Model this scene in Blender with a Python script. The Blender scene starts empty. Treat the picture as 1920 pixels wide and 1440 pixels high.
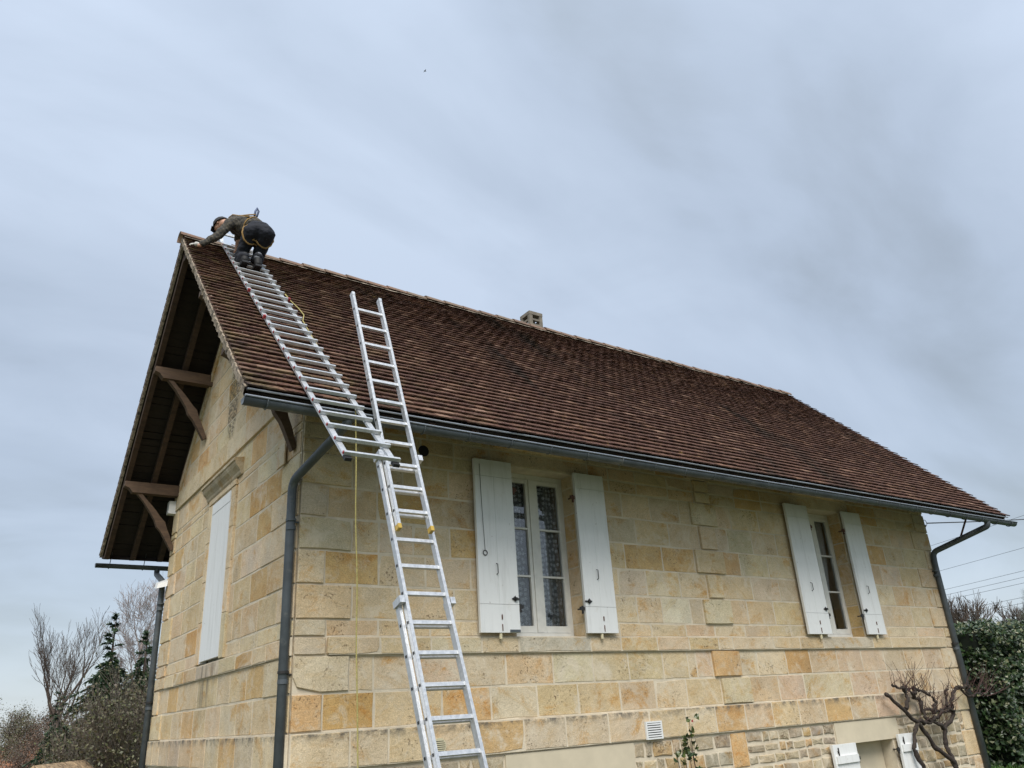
import bpy, bmesh, math, random
from mathutils import Vector, Matrix, noise as mnoise
R_ = random.Random(7)
scene = bpy.context.scene
col = scene.collection
Z0 = 1.6                      # the stone ledge of the house stands 1.6 m above the lawn
def V(x, y, z): return Vector((x, y, z))

# ---------------------------------------------------------------- camera, sky, sun
cam_d = bpy.data.cameras.new('camera'); cam = bpy.data.objects.new('camera', cam_d); col.objects.link(cam)
cam_d.sensor_width = 36; cam_d.lens = 1465.5 / 1920 * 36; cam_d.clip_start = .1; cam_d.clip_end = 2000
cR, cU, cF = V(.82625731, -.56021294, -.05882447), V(-.17402904, -.35319678, .91922028), V(.53573571, .74927531, .38932475)
M = Matrix((cR, cU, -cF)).transposed().to_4x4(); M.translation = V(-2.6238, -7.4194, .0393 + Z0)
cam.matrix_world = M
CAM = M.translation.copy()
scene.camera = cam

SUN_EL, SUN_AZ = math.radians(51), math.radians(212)      # azimuth clockwise from +Y
world = bpy.data.worlds.new('World'); scene.world = world; world.use_nodes = True
wn, wl = world.node_tree.nodes, world.node_tree.links; wn.clear()
def N(t, nodes, **k):
    n = nodes.new(t)
    for a, b in k.items():
        if a in ('inp',):
            for i, v in b.items(): n.inputs[i].default_value = v
        else: setattr(n, a, b)
    return n
wo = N('ShaderNodeOutputWorld', wn)
sky = N('ShaderNodeTexSky', wn, sky_type='NISHITA', sun_disc=False, sun_elevation=SUN_EL, sun_rotation=SUN_AZ)
b1 = N('ShaderNodeBackground', wn, inp={1: .012}); wl.new(sky.outputs[0], b1.inputs[0])
tc = N('ShaderNodeTexCoord', wn); sp = N('ShaderNodeSeparateXYZ', wn); wl.new(tc.outputs['Generated'], sp.inputs[0])
def wm(op, a, b=None, c=None, clamp=False):
    n = N('ShaderNodeMath', wn, operation=op, use_clamp=clamp)
    for i, v in enumerate((a, b, c)):
        if v is None: continue
        if hasattr(v, 'is_output'): wl.new(v, n.inputs[i])
        else: n.inputs[i].default_value = v
    return n.outputs[0]
up = wm('MAXIMUM', sp.outputs[2], 0.0)
den = wm('ADD', up, .32)
cx, cy = wm('DIVIDE', sp.outputs[0], den), wm('DIVIDE', sp.outputs[1], den)
cv = N('ShaderNodeCombineXYZ', wn); wl.new(cx, cv.inputs[0]); wl.new(cy, cv.inputs[1])
mp = N('ShaderNodeMapping', wn); mp.inputs['Rotation'].default_value = (0, 0, math.radians(125)); mp.inputs['Scale'].default_value = (.7, 1.35, 1); mp.inputs['Location'].default_value = (20.3, 7.7, 0)
wl.new(cv.outputs[0], mp.inputs[0])
n1 = N('ShaderNodeTexNoise', wn, inp={'Scale': .9, 'Detail': 5, 'Roughness': .52, 'Distortion': .35}); wl.new(mp.outputs[0], n1.inputs['Vector'])
n2 = N('ShaderNodeTexNoise', wn, inp={'Scale': 2.6, 'Detail': 6, 'Roughness': .55, 'Distortion': .5}); wl.new(mp.outputs[0], n2.inputs['Vector'])
nz = wm('ADD', wm('MULTIPLY', n1.outputs[0], .72), wm('MULTIPLY', n2.outputs[0], .28))
cr = N('ShaderNodeValToRGB', wn); wl.new(nz, cr.inputs[0])
cr.color_ramp.elements[0].position = .34; cr.color_ramp.elements[0].color = (0.107, 0.122, 0.136, 1)
cr.color_ramp.elements[1].position = .60; cr.color_ramp.elements[1].color = (0.195, 0.224, 0.267, 1)
e = cr.color_ramp.elements.new(.46); e.color = (0.154, 0.179, 0.215, 1)
hz = wm('POWER', wm('SUBTRACT', 1.0, up), 6.0)
hm = N('ShaderNodeMix', wn, data_type='RGBA'); wl.new(wm('MULTIPLY', hz, .6), hm.inputs[0]); wl.new(cr.outputs[0], hm.inputs[6]); hm.inputs[7].default_value = (0.246, 0.264, 0.277, 1)
b2 = N('ShaderNodeBackground', wn); wl.new(hm.outputs[2], b2.inputs[0]); wl.new(wm('ADD', .90, wm('MULTIPLY', wm('POWER', up, 2.0), .55)), b2.inputs[1])
ad = N('ShaderNodeAddShader', wn); wl.new(b1.outputs[0], ad.inputs[0]); wl.new(b2.outputs[0], ad.inputs[1]); wl.new(ad.outputs[0], wo.inputs[0])
sun_d = bpy.data.lights.new('sun', 'SUN'); sun_d.energy = 1.5; sun_d.angle = math.radians(38); sun_d.color = (1, .96, .9)
sun = bpy.data.objects.new('sun', sun_d); col.objects.link(sun)
sd = V(math.sin(SUN_AZ) * math.cos(SUN_EL), math.cos(SUN_AZ) * math.cos(SUN_EL), math.sin(SUN_EL))
sun.rotation_euler = sd.to_track_quat('Z', 'Y').to_euler(); sun.location = (0, -20, 30)
scene.view_settings.view_transform = 'Standard'; scene.view_settings.look = 'None'
scene.view_settings.exposure = 1.45; scene.view_settings.gamma = 1; scene.view_settings.use_curve_mapping = False

# ---------------------------------------------------------------- materials
MATS = {}
class NT:
    def __init__(s, name):
        m = bpy.data.materials.new(name); m.use_nodes = True; s.m = m
        s.n, s.l = m.node_tree.nodes, m.node_tree.links
        s.b = s.n['Principled BSDF']; s.o = s.n['Material Output']; MATS[name] = m
        s.geo = s.n.new('ShaderNodeNewGeometry'); s.oi = s.n.new('ShaderNodeObjectInfo')
        s.pos = s.geo.outputs['Position']
    def k(s, v, sock):
        if hasattr(v, 'is_output'): s.l.new(v, sock)
        else: sock.default_value = v
    def math(s, op, a, b=0.0, c=0.0, clamp=False):
        n = s.n.new('ShaderNodeMath'); n.operation = op; n.use_clamp = clamp
        for i, v in enumerate((a, b, c)): s.k(v, n.inputs[i])
        return n.outputs[0]
    def noise(s, vec, scale, detail=3, rough=.55, dist=0.0):
        n = s.n.new('ShaderNodeTexNoise'); s.l.new(vec, n.inputs['Vector'])
        n.inputs['Scale'].default_value = scale; n.inputs['Detail'].default_value = detail
        n.inputs['Roughness'].default_value = rough; n.inputs['Distortion'].default_value = dist
        return n.outputs[0]
    def ramp(s, f, *st):
        n = s.n.new('ShaderNodeValToRGB'); s.l.new(f, n.inputs[0]); r = n.color_ramp
        while len(r.elements) < len(st): r.elements.new(.5)
        for e, (p, c) in zip(r.elements, st):
            e.position = p; e.color = (c, c, c, 1) if isinstance(c, (int, float)) else (*c, 1)
        return n.outputs[0]
    def mix(s, f, a, b, mode='MIX'):
        n = s.n.new('ShaderNodeMix'); n.data_type = 'RGBA'; n.blend_type = mode
        s.k(f, n.inputs[0])
        for v, i in ((a, 6), (b, 7)):
            s.k(v if hasattr(v, 'is_output') else (*v, 1), n.inputs[i])
        return n.outputs[2]
    def scale(s, vec, sc, off=None):
        n = s.n.new('ShaderNodeMapping'); s.l.new(vec, n.inputs[0]); n.inputs['Scale'].default_value = sc
        if off is not None: s.l.new(off, n.inputs['Location'])
        return n.outputs[0]
    def rnd(s):   # one random number per piece, joined or single
        return s.math('FRACT', s.math('ADD', s.geo.outputs['Random Per Island'], s.oi.outputs['Random']))
    def attr(s, name):
        n = s.n.new('ShaderNodeAttribute'); n.attribute_name = name; return n.outputs['Color']
    def bump(s, h, strength=.3, dist=.01):
        n = s.n.new('ShaderNodeBump'); n.inputs['Strength'].default_value = strength; n.inputs['Distance'].default_value = dist
        s.l.new(h, n.inputs['Height']); s.l.new(n.outputs[0], s.b.inputs['Normal'])
    def color(s, c): s.k(c if hasattr(c, 'is_output') else (*c, 1), s.b.inputs['Base Color'])
    def rough(s, r): s.k(r, s.b.inputs['Roughness'])
def simple(name, c, rough=.7, var=.15, scale=8., metal=0., bump=0., bscale=60., dirt=None):
    t = NT(name)
    f = t.noise(t.pos, scale, 4, .6)
    c1 = tuple(x * (1 - var) for x in c); c2 = tuple(min(1, x * (1 + var)) for x in c)
    cc = t.ramp(f, (.3, c1), (.7, c2))
    if dirt:
        d = t.noise(t.pos, dirt[1], 5, .65); cc = t.mix(t.ramp(d, (dirt[2], 0), (dirt[2] + .12, 1)), cc, dirt[0])
    t.color(cc); t.rough(rough); t.b.inputs['Metallic'].default_value = metal
    if bump: t.bump(t.noise(t.pos, bscale, 3, .6), bump)
    return t

def stone_mat(name, pits=.62, dark=1.0):
    t = NT(name); r = t.rnd()
    cb = t.n.new('ShaderNodeCombineXYZ')
    t.l.new(t.math('MULTIPLY', r, 37.), cb.inputs[0]); t.l.new(t.math('MULTIPLY', r, 91.), cb.inputs[1]); t.l.new(t.math('MULTIPLY', r, 53.), cb.inputs[2])
    rot = t.n.new('ShaderNodeVectorRotate'); rot.rotation_type = 'EULER_XYZ'; t.l.new(t.pos, rot.inputs['Vector'])
    rc = t.n.new('ShaderNodeCombineXYZ'); t.l.new(t.math('MULTIPLY_ADD', r, 1.5, -.75), rc.inputs[1]); t.l.new(t.math('MULTIPLY_ADD', r, -1.0, .5), rc.inputs[0]); t.l.new(rc.outputs[0], rot.inputs['Rotation'])
    v = t.scale(rot.outputs[0], (1, 1, 1), cb.outputs[0])
    vs = t.scale(rot.outputs[0], (1.1, 1.1, 4.2), cb.outputs[0])
    base = t.attr('col')
    big = t.noise(v, 4.5, 5, .68)
    cc = t.mix(t.ramp(big, (.36, 0), (.66, 1)), t.mix(1.0, base, (.97, .92, .83), 'MULTIPLY'), t.mix(1.0, base, (1.14, 1.11, 1.06), 'MULTIPLY'))
    vein = t.noise(vs, 1.5, 6, .68, 1.6)
    cc = t.mix(t.ramp(vein, (.52, 0), (.72, .65)), cc, t.mix(1.0, base, (.90, .73, .48), 'MULTIPLY'))
    cc = t.mix(t.ramp(t.noise(v, 6.5, 6, .75, .8), (.52, 0), (.68, .7)), cc, (.59, .49, .345))
    cc = t.mix(t.ramp(t.noise(v, 1.7, 3, .5), (.56, 0), (.7, .6)), cc, t.mix(1.0, base, (.86, .88, .93), 'MULTIPLY'))
    och = t.math('MULTIPLY', t.ramp(t.noise(t.scale(t.pos, (1, 1, 1.5)), 2.1, 6, .7, 1.0), (.50, 0), (.61, .95)), t.ramp(t.noise(v, 2.4, 4, .6), (.47, 0), (.57, 1))); och = t.math('MULTIPLY', och, t.ramp(t.noise(v, 62, 4, .75), (.38, .25), (.58, 1))); cc = t.mix(och, cc, t.mix(1.0, cc, (.86, .60, .27), 'MULTIPLY'))
    gr = t.noise(v, 110, 2, .7)
    cc = t.mix(.42, cc, t.mix(1.0, cc, t.ramp(gr, (.3, .35), (.7, 1.5)), 'MULTIPLY'))
    pm = t.math('MULTIPLY', t.ramp(t.noise(v, 46, 3, .7), (pits - .04, 0), (pits + .02, 1)), t.ramp(t.noise(v, 3.0, 4, .65), (.52, 0), (.62, 1)))
    cc = t.mix(t.math('MULTIPLY', pm, .85), cc, (.14, .08, .035))
    lime = t.ramp(t.noise(t.pos, 2.6, 6, .74, .6), (.53, 0), (.66, .7)); cc = t.mix(lime, cc, (.66, .58, .445))
    cc = t.mix(t.ramp(t.noise(t.scale(t.pos, (1, 1, .6)), 1.1, 4, .6), (.52, 0), (.70, .6)), cc, t.mix(1.0, cc, (.78, .755, .72), 'MULTIPLY'))
    sx = t.n.new('ShaderNodeSeparateXYZ'); t.l.new(t.pos, sx.inputs[0]); z = t.math('SUBTRACT', sx.outputs[2], Z0)
    # black lichen on the weathered ledge and streaks below the gable sill
    led = t.math('MULTIPLY', t.ramp(t.math('ADD', z, .5), (.40, 0), (.475, 1)), t.ramp(t.math('ADD', z, .5), (.505, 1), (.515, 0)))
    led = t.math('MULTIPLY', led, t.ramp(t.noise(t.pos, 9, 5, .7), (.42, 0), (.6, .85)))
    cc = t.mix(led, cc, (.10, .095, .08))
    st = t.n.new('ShaderNodeMapping'); t.l.new(t.pos, st.inputs[0]); st.inputs['Scale'].default_value = (4, 9, .7)
    sn = t.ramp(t.noise(st.outputs[0], 1.0, 4, .6), (.45, 0), (.65, 1))
    yb = t.math('MULTIPLY', t.ramp(t.math('MULTIPLY', sx.outputs[1], .1), (.235, 0), (.25, 1)), t.ramp(t.math('MULTIPLY', sx.outputs[1], .1), (.32, 1), (.34, 0)))
    zb = t.math('MULTIPLY', t.ramp(z, (.12, 0), (.6, 1)), t.ramp(z, (.80, 1), (.86, 0)))
    xb = t.math('LESS_THAN', sx.outputs[0], .1)
    cc = t.mix(t.math('MULTIPLY', t.math('MULTIPLY', sn, yb), t.math('MULTIPLY', zb, t.math('MULTIPLY', xb, .75))), cc, (.13, .115, .09))
    # honeycomb erosion on the gable
    dv = t.n.new('ShaderNodeVectorMath'); dv.operation = 'DISTANCE'; 
    sc = t.scale(t.pos, (1, 1.5, .62)); t.l.new(sc, dv.inputs[0]); dv.inputs[1].default_value = (0, 2.80 * 1.5, (4.22 + Z0) * .62)
    er = t.math('MULTIPLY', t.ramp(t.math('ADD', dv.outputs['Value'], t.math('MULTIPLY', t.noise(t.pos, 5, 3), .12)), (.36, 1), (.46, 0)), t.ramp(t.noise(t.pos, 22, 3, .7), (.44, 0), (.53, 1)))
    cc = t.mix(t.math('MULTIPLY', er, .85), cc, (.10, .085, .055))
    if dark != 1: cc = t.mix(1.0, cc, (dark,) * 3, 'MULTIPLY')
    t.color(cc); t.rough(.92)
    h = t.math('SUBTRACT', t.math('ADD', t.math('MULTIPLY', gr, .25), t.noise(v, 26, 4, .65)), t.math('MULTIPLY', t.math('ADD', pm, er), 1.2))
    t.bump(h, .6, .014)
    return t
stone_mat('limestone')
stone_mat('rubble', .56)
simple('mortar', (.62, .54, .41), .95, .14, 6, bump=.5, bscale=90, dirt=((.52, .43, .31), 2.2, .55))
simple('render_beige', (.56, .49, .36), .9, .10, 2.5, bump=.15, bscale=120, dirt=((.66, .63, .54), 3, .66))

t = NT('clay_tile'); r = t.rnd()
base = t.ramp(r, (0, (0.070, 0.037, 0.030)), (.25, (0.094, 0.049, 0.037)), (.5, (0.111, 0.059, 0.043)), (.7, (0.086, 0.045, 0.037)), (.86, (0.127, 0.072, 0.051)), (.95, (0.180, 0.107, 0.074)), (1, (0.246, 0.164, 0.123)))
f = t.noise(t.pos, 30, 4, .7)
cc = t.mix(t.ramp(f, (.42, 0), (.62, .8)), base, t.mix(1.0, base, (.45, .45, .47), 'MULTIPLY'))
cc = t.mix(t.ramp(t.noise(t.pos, 75, 3, .7), (.55, 0), (.67, .65)), cc, (.29, .23, .19))
mx = t.n.new('ShaderNodeMapping'); t.l.new(t.pos, mx.inputs[0]); mx.inputs['Scale'].default_value = (1.3, .35, .35)
cc = t.mix(t.ramp(t.noise(mx.outputs[0], .8, 5, .65), (.56, 0), (.66, .85)), cc, (.032, .027, .024))
lich = t.math('MULTIPLY', t.ramp(t.noise(t.pos, 13, 4, .75), (.60, 0), (.68, 1)), t.ramp(t.noise(t.pos, .8, 3), (.45, 0), (.65, 1)))
cc = t.mix(t.math('MULTIPLY', lich, .75), cc, (.26, .19, .06))
cc = t.mix(t.math('MULTIPLY', t.ramp(t.noise(t.pos, 24, 3, .8), (.66, 0), (.72, .9)), t.ramp(t.noise(mx.outputs[0], 1.9, 3), (.5, 0), (.6, 1))), cc, (.42, .40, .37))
cc = t.mix(1.0, cc, (1.06, .97, .92), 'MULTIPLY')
sxr = t.n.new('ShaderNodeSeparateXYZ'); t.l.new(t.pos, sxr.inputs[0])
moss = t.math('MULTIPLY', t.ramp(t.math('MULTIPLY_ADD', sxr.outputs[0], .1, .3), (.25, 1), (.55, .12)), t.ramp(t.noise(t.pos, 5, 5, .75), (.48, 0), (.62, .8)))
cc = t.mix(t.math('MULTIPLY', moss, t.ramp(t.noise(t.pos, 38, 3, .7), (.4, .2), (.6, 1))), cc, (.20, .155, .075))
t.color(cc); t.rough(.95); t.b.inputs['Specular IOR Level'].default_value = .2; t.bump(t.noise(t.pos, 70, 4, .7), .6, .010)
t = NT('ridge_clay'); r = t.rnd()
base = t.ramp(r, (0, (.26, .16, .11)), (.5, (.36, .21, .14)), (1, (.33, .24, .17)))
cc = t.mix(t.ramp(t.noise(t.pos, 18, 4, .7), (.5, 0), (.66, .85)), base, (.24, .20, .14)); cc = t.mix(t.ramp(t.noise(t.pos, 9, 4, .7), (.6, 0), (.7, .8)), cc, (.10, .075, .05))
t.color(cc); t.rough(.9); t.bump(t.noise(t.pos, 50, 3, .7), .4)
simple('verge_mortar', (.29, .235, .175), .95, .45, 14, bump=.9, bscale=30, dirt=((.07, .058, .045), 11, .50))
def wood_mat(name, c1, c2):
    t = NT(name); tcn = t.n.new('ShaderNodeTexCoord'); r = t.oi.outputs['Random']
    cb = t.n.new('ShaderNodeCombineXYZ'); t.l.new(t.math('MULTIPLY', r, 40.), cb.inputs[0])
    v = t.scale(tcn.outputs['Object'], (2, 14, 14), cb.outputs[0])
    f = t.noise(v, 1.5, 5, .65, .5)
    cc = t.mix(t.ramp(f, (.3, 0), (.7, 1)), c1, c2); cc = t.mix(t.ramp(t.noise(t.pos, 6, 3), (.5, 0), (.75, .6)), cc, t.mix(1.0, cc, (.55, .55, .58), 'MULTIPLY'))
    t.color(cc); t.rough(.85); t.bump(f, .4, .006)
wood_mat('old_oak', (.075, .043, .026), (.036, .022, .014))
wood_mat('pale_oak', (.125, .078, .046), (.065, .040, .026))
wood_mat('lath_wood', (.022, .015, .011), (.011, .008, .006))
t = simple('zinc', (.085, .098, .108), .55, .28, 4, .25, .15, 30, dirt=((.16, .165, .16), 6, .58))
t = simple('zinc_pale', (.38, .41, .45), .4, .15, 5, .5)
simple('iron', (.02, .018, .017), .6, .3, 20)
simple('rusty_iron', (.10, .045, .03), .8, .3, 25)
t = NT('white_paint'); tcn = t.n.new('ShaderNodeTexCoord')
f = t.noise(t.scale(t.pos, (30, 30, 3)), 1.0, 4, .6)
cc = t.mix(t.ramp(f, (.3, 0), (.8, .5)), (.75, .755, .74), (.68, .69, .68))
cc = t.mix(t.ramp(t.noise(t.pos, 7, 5, .7), (.6, 0), (.75, .5)), cc, (.60, .58, .52))
cc = t.mix(t.ramp(t.noise(t.scale(t.pos, (1.2, 1.2, .5)), 38, 2, .5), (.74, 0), (.77, .8)), cc, (.20, .15, .11))
cc = t.mix(t.ramp(t.noise(t.scale(t.pos, (9, 9, .8)), 1.6, 5, .7), (.52, 0), (.74, .55)), cc, (.52, .52, .49))
t.color(cc); t.rough(.55); t.bump(f, .2, .004)
simple('aged_white_paint', (.66, .65, .60), .6, .08, 9, dirt=((.45, .42, .34), 14, .64))
t = NT('alu'); f = t.noise(t.pos, 35, 4, .65)
t.color(t.ramp(f, (.3, (.50, .515, .53)), (.7, (.68, .69, .70)))); t.rough(t.ramp(f, (.3, .38), (.7, .55))); t.b.inputs['Metallic'].default_value = .65
t.l.new(t.mix(t.ramp(t.noise(t.pos, 16, 4, .7), (.62, 0), (.72, .6)), t.b.inputs['Base Color'].links[0].from_socket, (.42, .42, .40)), t.b.inputs['Base Color'])
t = NT('window_glass'); gl = t.n.new('ShaderNodeBsdfGlossy'); gl.inputs['Roughness'].default_value = .02; tr = t.n.new('ShaderNodeBsdfTransparent'); tr.inputs[0].default_value = (.93, .95, .95, 1)
fr = t.n.new('ShaderNodeFresnel'); fr.inputs[0].default_value = 1.6; ms = t.n.new('ShaderNodeMixShader')
t.l.new(t.math('MULTIPLY_ADD', fr.outputs[0], .9, .09), ms.inputs[0]); t.l.new(tr.outputs[0], ms.inputs[1]); t.l.new(gl.outputs[0], ms.inputs[2]); t.l.new(ms.outputs[0], t.o.inputs[0])
t = NT('lace'); v = t.scale(t.pos, (1, 1, 1)); vo = t.n.new('ShaderNodeTexVoronoi'); vo.inputs['Scale'].default_value = 17; vo.inputs['Randomness'].default_value = .55; t.l.new(v, vo.inputs['Vector'])
sb = t.n.new('ShaderNodeVectorMath'); sb.operation = 'SUBTRACT'; t.l.new(v, sb.inputs[0]); t.l.new(vo.outputs['Position'], sb.inputs[1])
sx = t.n.new('ShaderNodeSeparateXYZ'); t.l.new(sb.outputs[0], sx.inputs[0])
an = t.math('ARCTAN2', sx.outputs[2], sx.outputs[0]); rad = t.math('SQRT', t.math('ADD', t.math('POWER', sx.outputs[0], 2.), t.math('POWER', sx.outputs[2], 2.)))
pet = t.math('MULTIPLY_ADD', t.math('COSINE', t.math('MULTIPLY', an, 6.)), .007, .017)
fl = t.math('MULTIPLY', t.math('LESS_THAN', rad, pet), t.math('GREATER_THAN', rad, .005))
mesh = t.math('MULTIPLY_ADD', t.noise(t.pos, 300, 1), .25, .14)
t.color((.62, .64, .66)); t.rough(.9); t.k(t.math('MAXIMUM', t.math('MULTIPLY', fl, .9), mesh), t.b.inputs['Alpha'])
simple('net_curtain', (.44, .44, .43), .9, .12, 10)
simple('dark_room', (.06, .055, .05), .9)
simple('rope_yellow', (.36, .31, .11), .85, .35, 90)
simple('red_plastic', (.30, .03, .03), .6); simple('black_plastic', (.012, .012, .014), .6); simple('yellow_plastic', (.55, .36, .06), .5)
simple('white_plastic', (.72, .73, .72), .45, .05); simple('cream_plastic', (.60, .54, .36), .5, .06)
simple('concrete', (.19, .165, .13), .95, .3, 10, bump=.5, bscale=60, dirt=((.14, .125, .10), 12, .55))
simple('navy_cloth', (.007, .009, .016), .85, .35, 18, bump=.4, bscale=26)
t = NT('checked_cloth'); f1 = t.noise(t.pos, 22, 3, .6); wv = t.n.new('ShaderNodeTexChecker'); wv.inputs['Scale'].default_value = 26; t.l.new(t.pos, wv.inputs['Vector'])
cc = t.mix(wv.outputs['Fac'], (.065, .056, .042), (.026, .025, .023)); cc = t.mix(t.ramp(f1, (.5, 0), (.65, .8)), cc, (.115, .098, .072)); t.color(cc); t.rough(.9); t.bump(f1, .4)
simple('dark_cloth', (.02, .02, .022), .8); simple('boot_leather', (.006, .006, .006), .7, .3); simple('grey_sock', (.17, .18, .20), .9, .3, 60)
simple('skin', (.50, .28, .19), .55, .08); simple('glove', (.50, .48, .44), .8, .15, 40); simple('strap_tan', (.27, .165, .055), .8, .2); simple('strap_blue', (.10, .13, .22), .7, .2)
simple('hair', (.03, .022, .016), .7)
def leaf_mat(name, *cols, rough=.55, edge=None):
    t = NT(name); r = t.geo.outputs['Random Per Island']
    n = len(cols); cc = t.ramp(r, *[(i / max(1, n - 1), c) for i, c in enumerate(cols)])
    cc = t.mix(t.ramp(t.noise(t.pos, 3, 3), (.35, 0), (.7, .5)), cc, t.mix(1.0, cc, (.55, .6, .55), 'MULTIPLY'))
    t.color(cc); t.rough(rough)
    try: t.b.inputs['Transmission Weight'].default_value = 0
    except Exception: pass
leaf_mat('ivy_leaf', (.010, .022, .006), (.016, .036, .010), (.022, .05, .013), (.035, .065, .02), (.06, .085, .03), (.20, .20, .11), rough=.4)
leaf_mat('needle', (.010, .030, .012), (.018, .045, .016), (.03, .06, .02), (.045, .075, .03))
leaf_mat('shrub_leaf', (.06, .065, .025), (.09, .095, .035), (.14, .115, .065), (.09, .065, .045), (.13, .14, .05))
leaf_mat('rose_leaf', (.02, .045, .015), (.04, .07, .02), (.25, .24, .04), rough=.4)
leaf_mat('russet_leaf', (.10, .055, .03), (.16, .085, .045), (.06, .04, .028), (.09, .07, .05))
leaf_mat('brown_twig', (.13, .10, .075), (.10, .08, .06), (.17, .13, .10))
leaf_mat('grass_blade', (.05, .13, .012), (.08, .19, .02), (.12, .25, .03))
leaf_mat('palm_leaf', (.03, .045, .018), (.055, .07, .03))
simple('bark', (.085, .062, .048), .9, .35, 14, bump=.6, bscale=30)
simple('grey_bark', (.13, .105, .09), .9, .3, 14, bump=.5, bscale=30)
simple('birch_bark', (.30, .25, .23), .9, .4, 20)
simple('vine_bark', (.036, .027, .022), .95, .5, 25, bump=1.0, bscale=40, dirt=((.10, .08, .06), 14, .58))
simple('vine_shoot', (.06, .03, .026), .8, .3, 25)
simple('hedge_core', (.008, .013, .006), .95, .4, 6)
t = simple('lawn', (.05, .10, .02), .9, .35, 5, bump=.5, bscale=40)
simple('bounce_yard', (.075, .082, .036), .95, .4, 3, bump=.6, bscale=60, dirt=((.13, .11, .07), 1.5, .6))  # dull ground colour chosen to keep bounce under the eave low
simple('hill_ground', (.07, .06, .04), .95, .4, .08, dirt=((.04, .05, .025), .05, .5))
simple('far_roof', (.32, .15, .08), .9, .25, 3); simple('far_wall', (.52, .49, .44), .9, .1, 2)
simple('pale_roof', (.36, .25, .14), .9, .5, 9, bump=1.0, bscale=14, dirt=((.12, .08, .05), 13, .5))
simple('cable', (.035, .035, .04), .7)

# ---------------------------------------------------------------- helpers
def tag(o, label=None, cat=None, group=None, kind=None):
    if label: o['label'] = label
    if cat: o['category'] = cat
    if group: o['group'] = group
    if kind: o['kind'] = kind
    return o
def empty(name, loc, parent=None):
    o = bpy.data.objects.new(name, None); col.objects.link(o); o.empty_display_size = .2
    o.location = loc; o.parent = parent; return o
class MB:
    def __init__(s): s.v, s.f, s.c = [], [], []
    def add(s, vs, fs, c=None):
        k = len(s.v); s.v += [tuple(v) for v in vs]; s.f += [tuple(i + k for i in f) for f in fs]
        s.c += [c] * len(fs); return s
    def box(s, x0, x1, y0, y1, z0, z1, c=None):
        vs = [(x, y, z) for x in (x0, x1) for y in (y0, y1) for z in (z0, z1)]
        return s.add(vs, [(0, 1, 3, 2), (4, 6, 7, 5), (0, 4, 5, 1), (2, 3, 7, 6), (0, 2, 6, 4), (1, 5, 7, 3)], c)
    def obox(s, o, a, b, c_, la, lb, lc, col_=None):   # oriented box: corner-centre o, unit axes a,b,c, half sizes
        vs = [o + a * (i * la) + b * (j * lb) + c_ * (k * lc) for i in (-1, 1) for j in (-1, 1) for k in (-1, 1)]
        return s.add(vs, [(0, 1, 3, 2), (4, 6, 7, 5), (0, 4, 5, 1), (2, 3, 7, 6), (0, 2, 6, 4), (1, 5, 7, 3)], col_)
    def bar(s, p, q, w, d, side=None):   # rectangular bar from p to q
        p, q = Vector(p), Vector(q); a = (q - p).normalized(); b = Vector(side) if side is not None else (V(0, 0, 1) if abs(a.z) < .9 else V(1, 0, 0))
        b = (b - a * b.dot(a)).normalized(); c = a.cross(b)
        return s.obox((p + q) / 2, a, b, c, (q - p).length / 2, w / 2, d / 2)
    def tube(s, pts, rad, n=8, cap=True, jit=0., rnd=R_):
        pts = [Vector(p) for p in pts]; m = len(pts); rs = rad if isinstance(rad, (list, tuple)) else [rad] * m
        k = len(s.v); ref = None
        for i, p in enumerate(pts):
            d = (pts[min(i + 1, m - 1)] - pts[max(i - 1, 0)])
            d = d.normalized() if d.length > 1e-9 else V(0, 0, 1)
            if ref is None: ref = V(1, 0, 0) if abs(d.x) < .8 else V(0, 1, 0)
            u = (ref - d * ref.dot(d)); u = u.normalized() if u.length > 1e-6 else d.orthogonal().normalized(); w = d.cross(u); ref = u
            for j in range(n):
                a = 2 * math.pi * j / n; rr = rs[i] * (1 + (rnd.uniform(-jit, jit) if jit else 0))
                s.v.append(tuple(p + (u * math.cos(a) + w * math.sin(a)) * rr))
        for i in range(m - 1):
            for j in range(n):
                a, b = k + i * n + j, k + i * n + (j + 1) % n; s.f.append((a, b, b + n, a + n)); s.c.append(None)
        if cap:
            s.f.append(tuple(range(k + n - 1, k - 1, -1))); s.f.append(tuple(range(k + (m - 1) * n, k + m * n))); s.c += [None, None]
        return s
    def build(s, name, mat, parent=None, smooth=False, loc=None):
        me = bpy.data.meshes.new(name); me.from_pydata(s.v, [], s.f)
        if mat: me.materials.append(MATS[mat] if isinstance(mat, str) else mat)
        if any(c is not None for c in s.c):
            at = me.attributes.new('col', 'FLOAT_COLOR', 'FACE')
            at.data.foreach_set('color', [x for c in s.c for x in ((*c, 1) if c else (.5, .4, .25, 1))])
        if smooth: me.polygons.foreach_set('use_smooth', [True] * len(me.polygons))
        me.update()
        o = bpy.data.objects.new(name, me); col.objects.link(o)
        if parent: o.parent = parent
        if loc is not None: o.location = loc
        return o
def arc(c, r, a0, a1, n): return [(c[0] + r * math.cos(a0 + (a1 - a0) * i / n), c[1] + r * math.sin(a0 + (a1 - a0) * i / n)) for i in range(n + 1)]
def kink(p, sc, amp):   # smooth 3d wobble of a point
    return V(*(mnoise.noise(Vector(p) * sc + V(i * 17.3, i * 5.1, i * 9.7)) for i in range(3))) * amp

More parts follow.
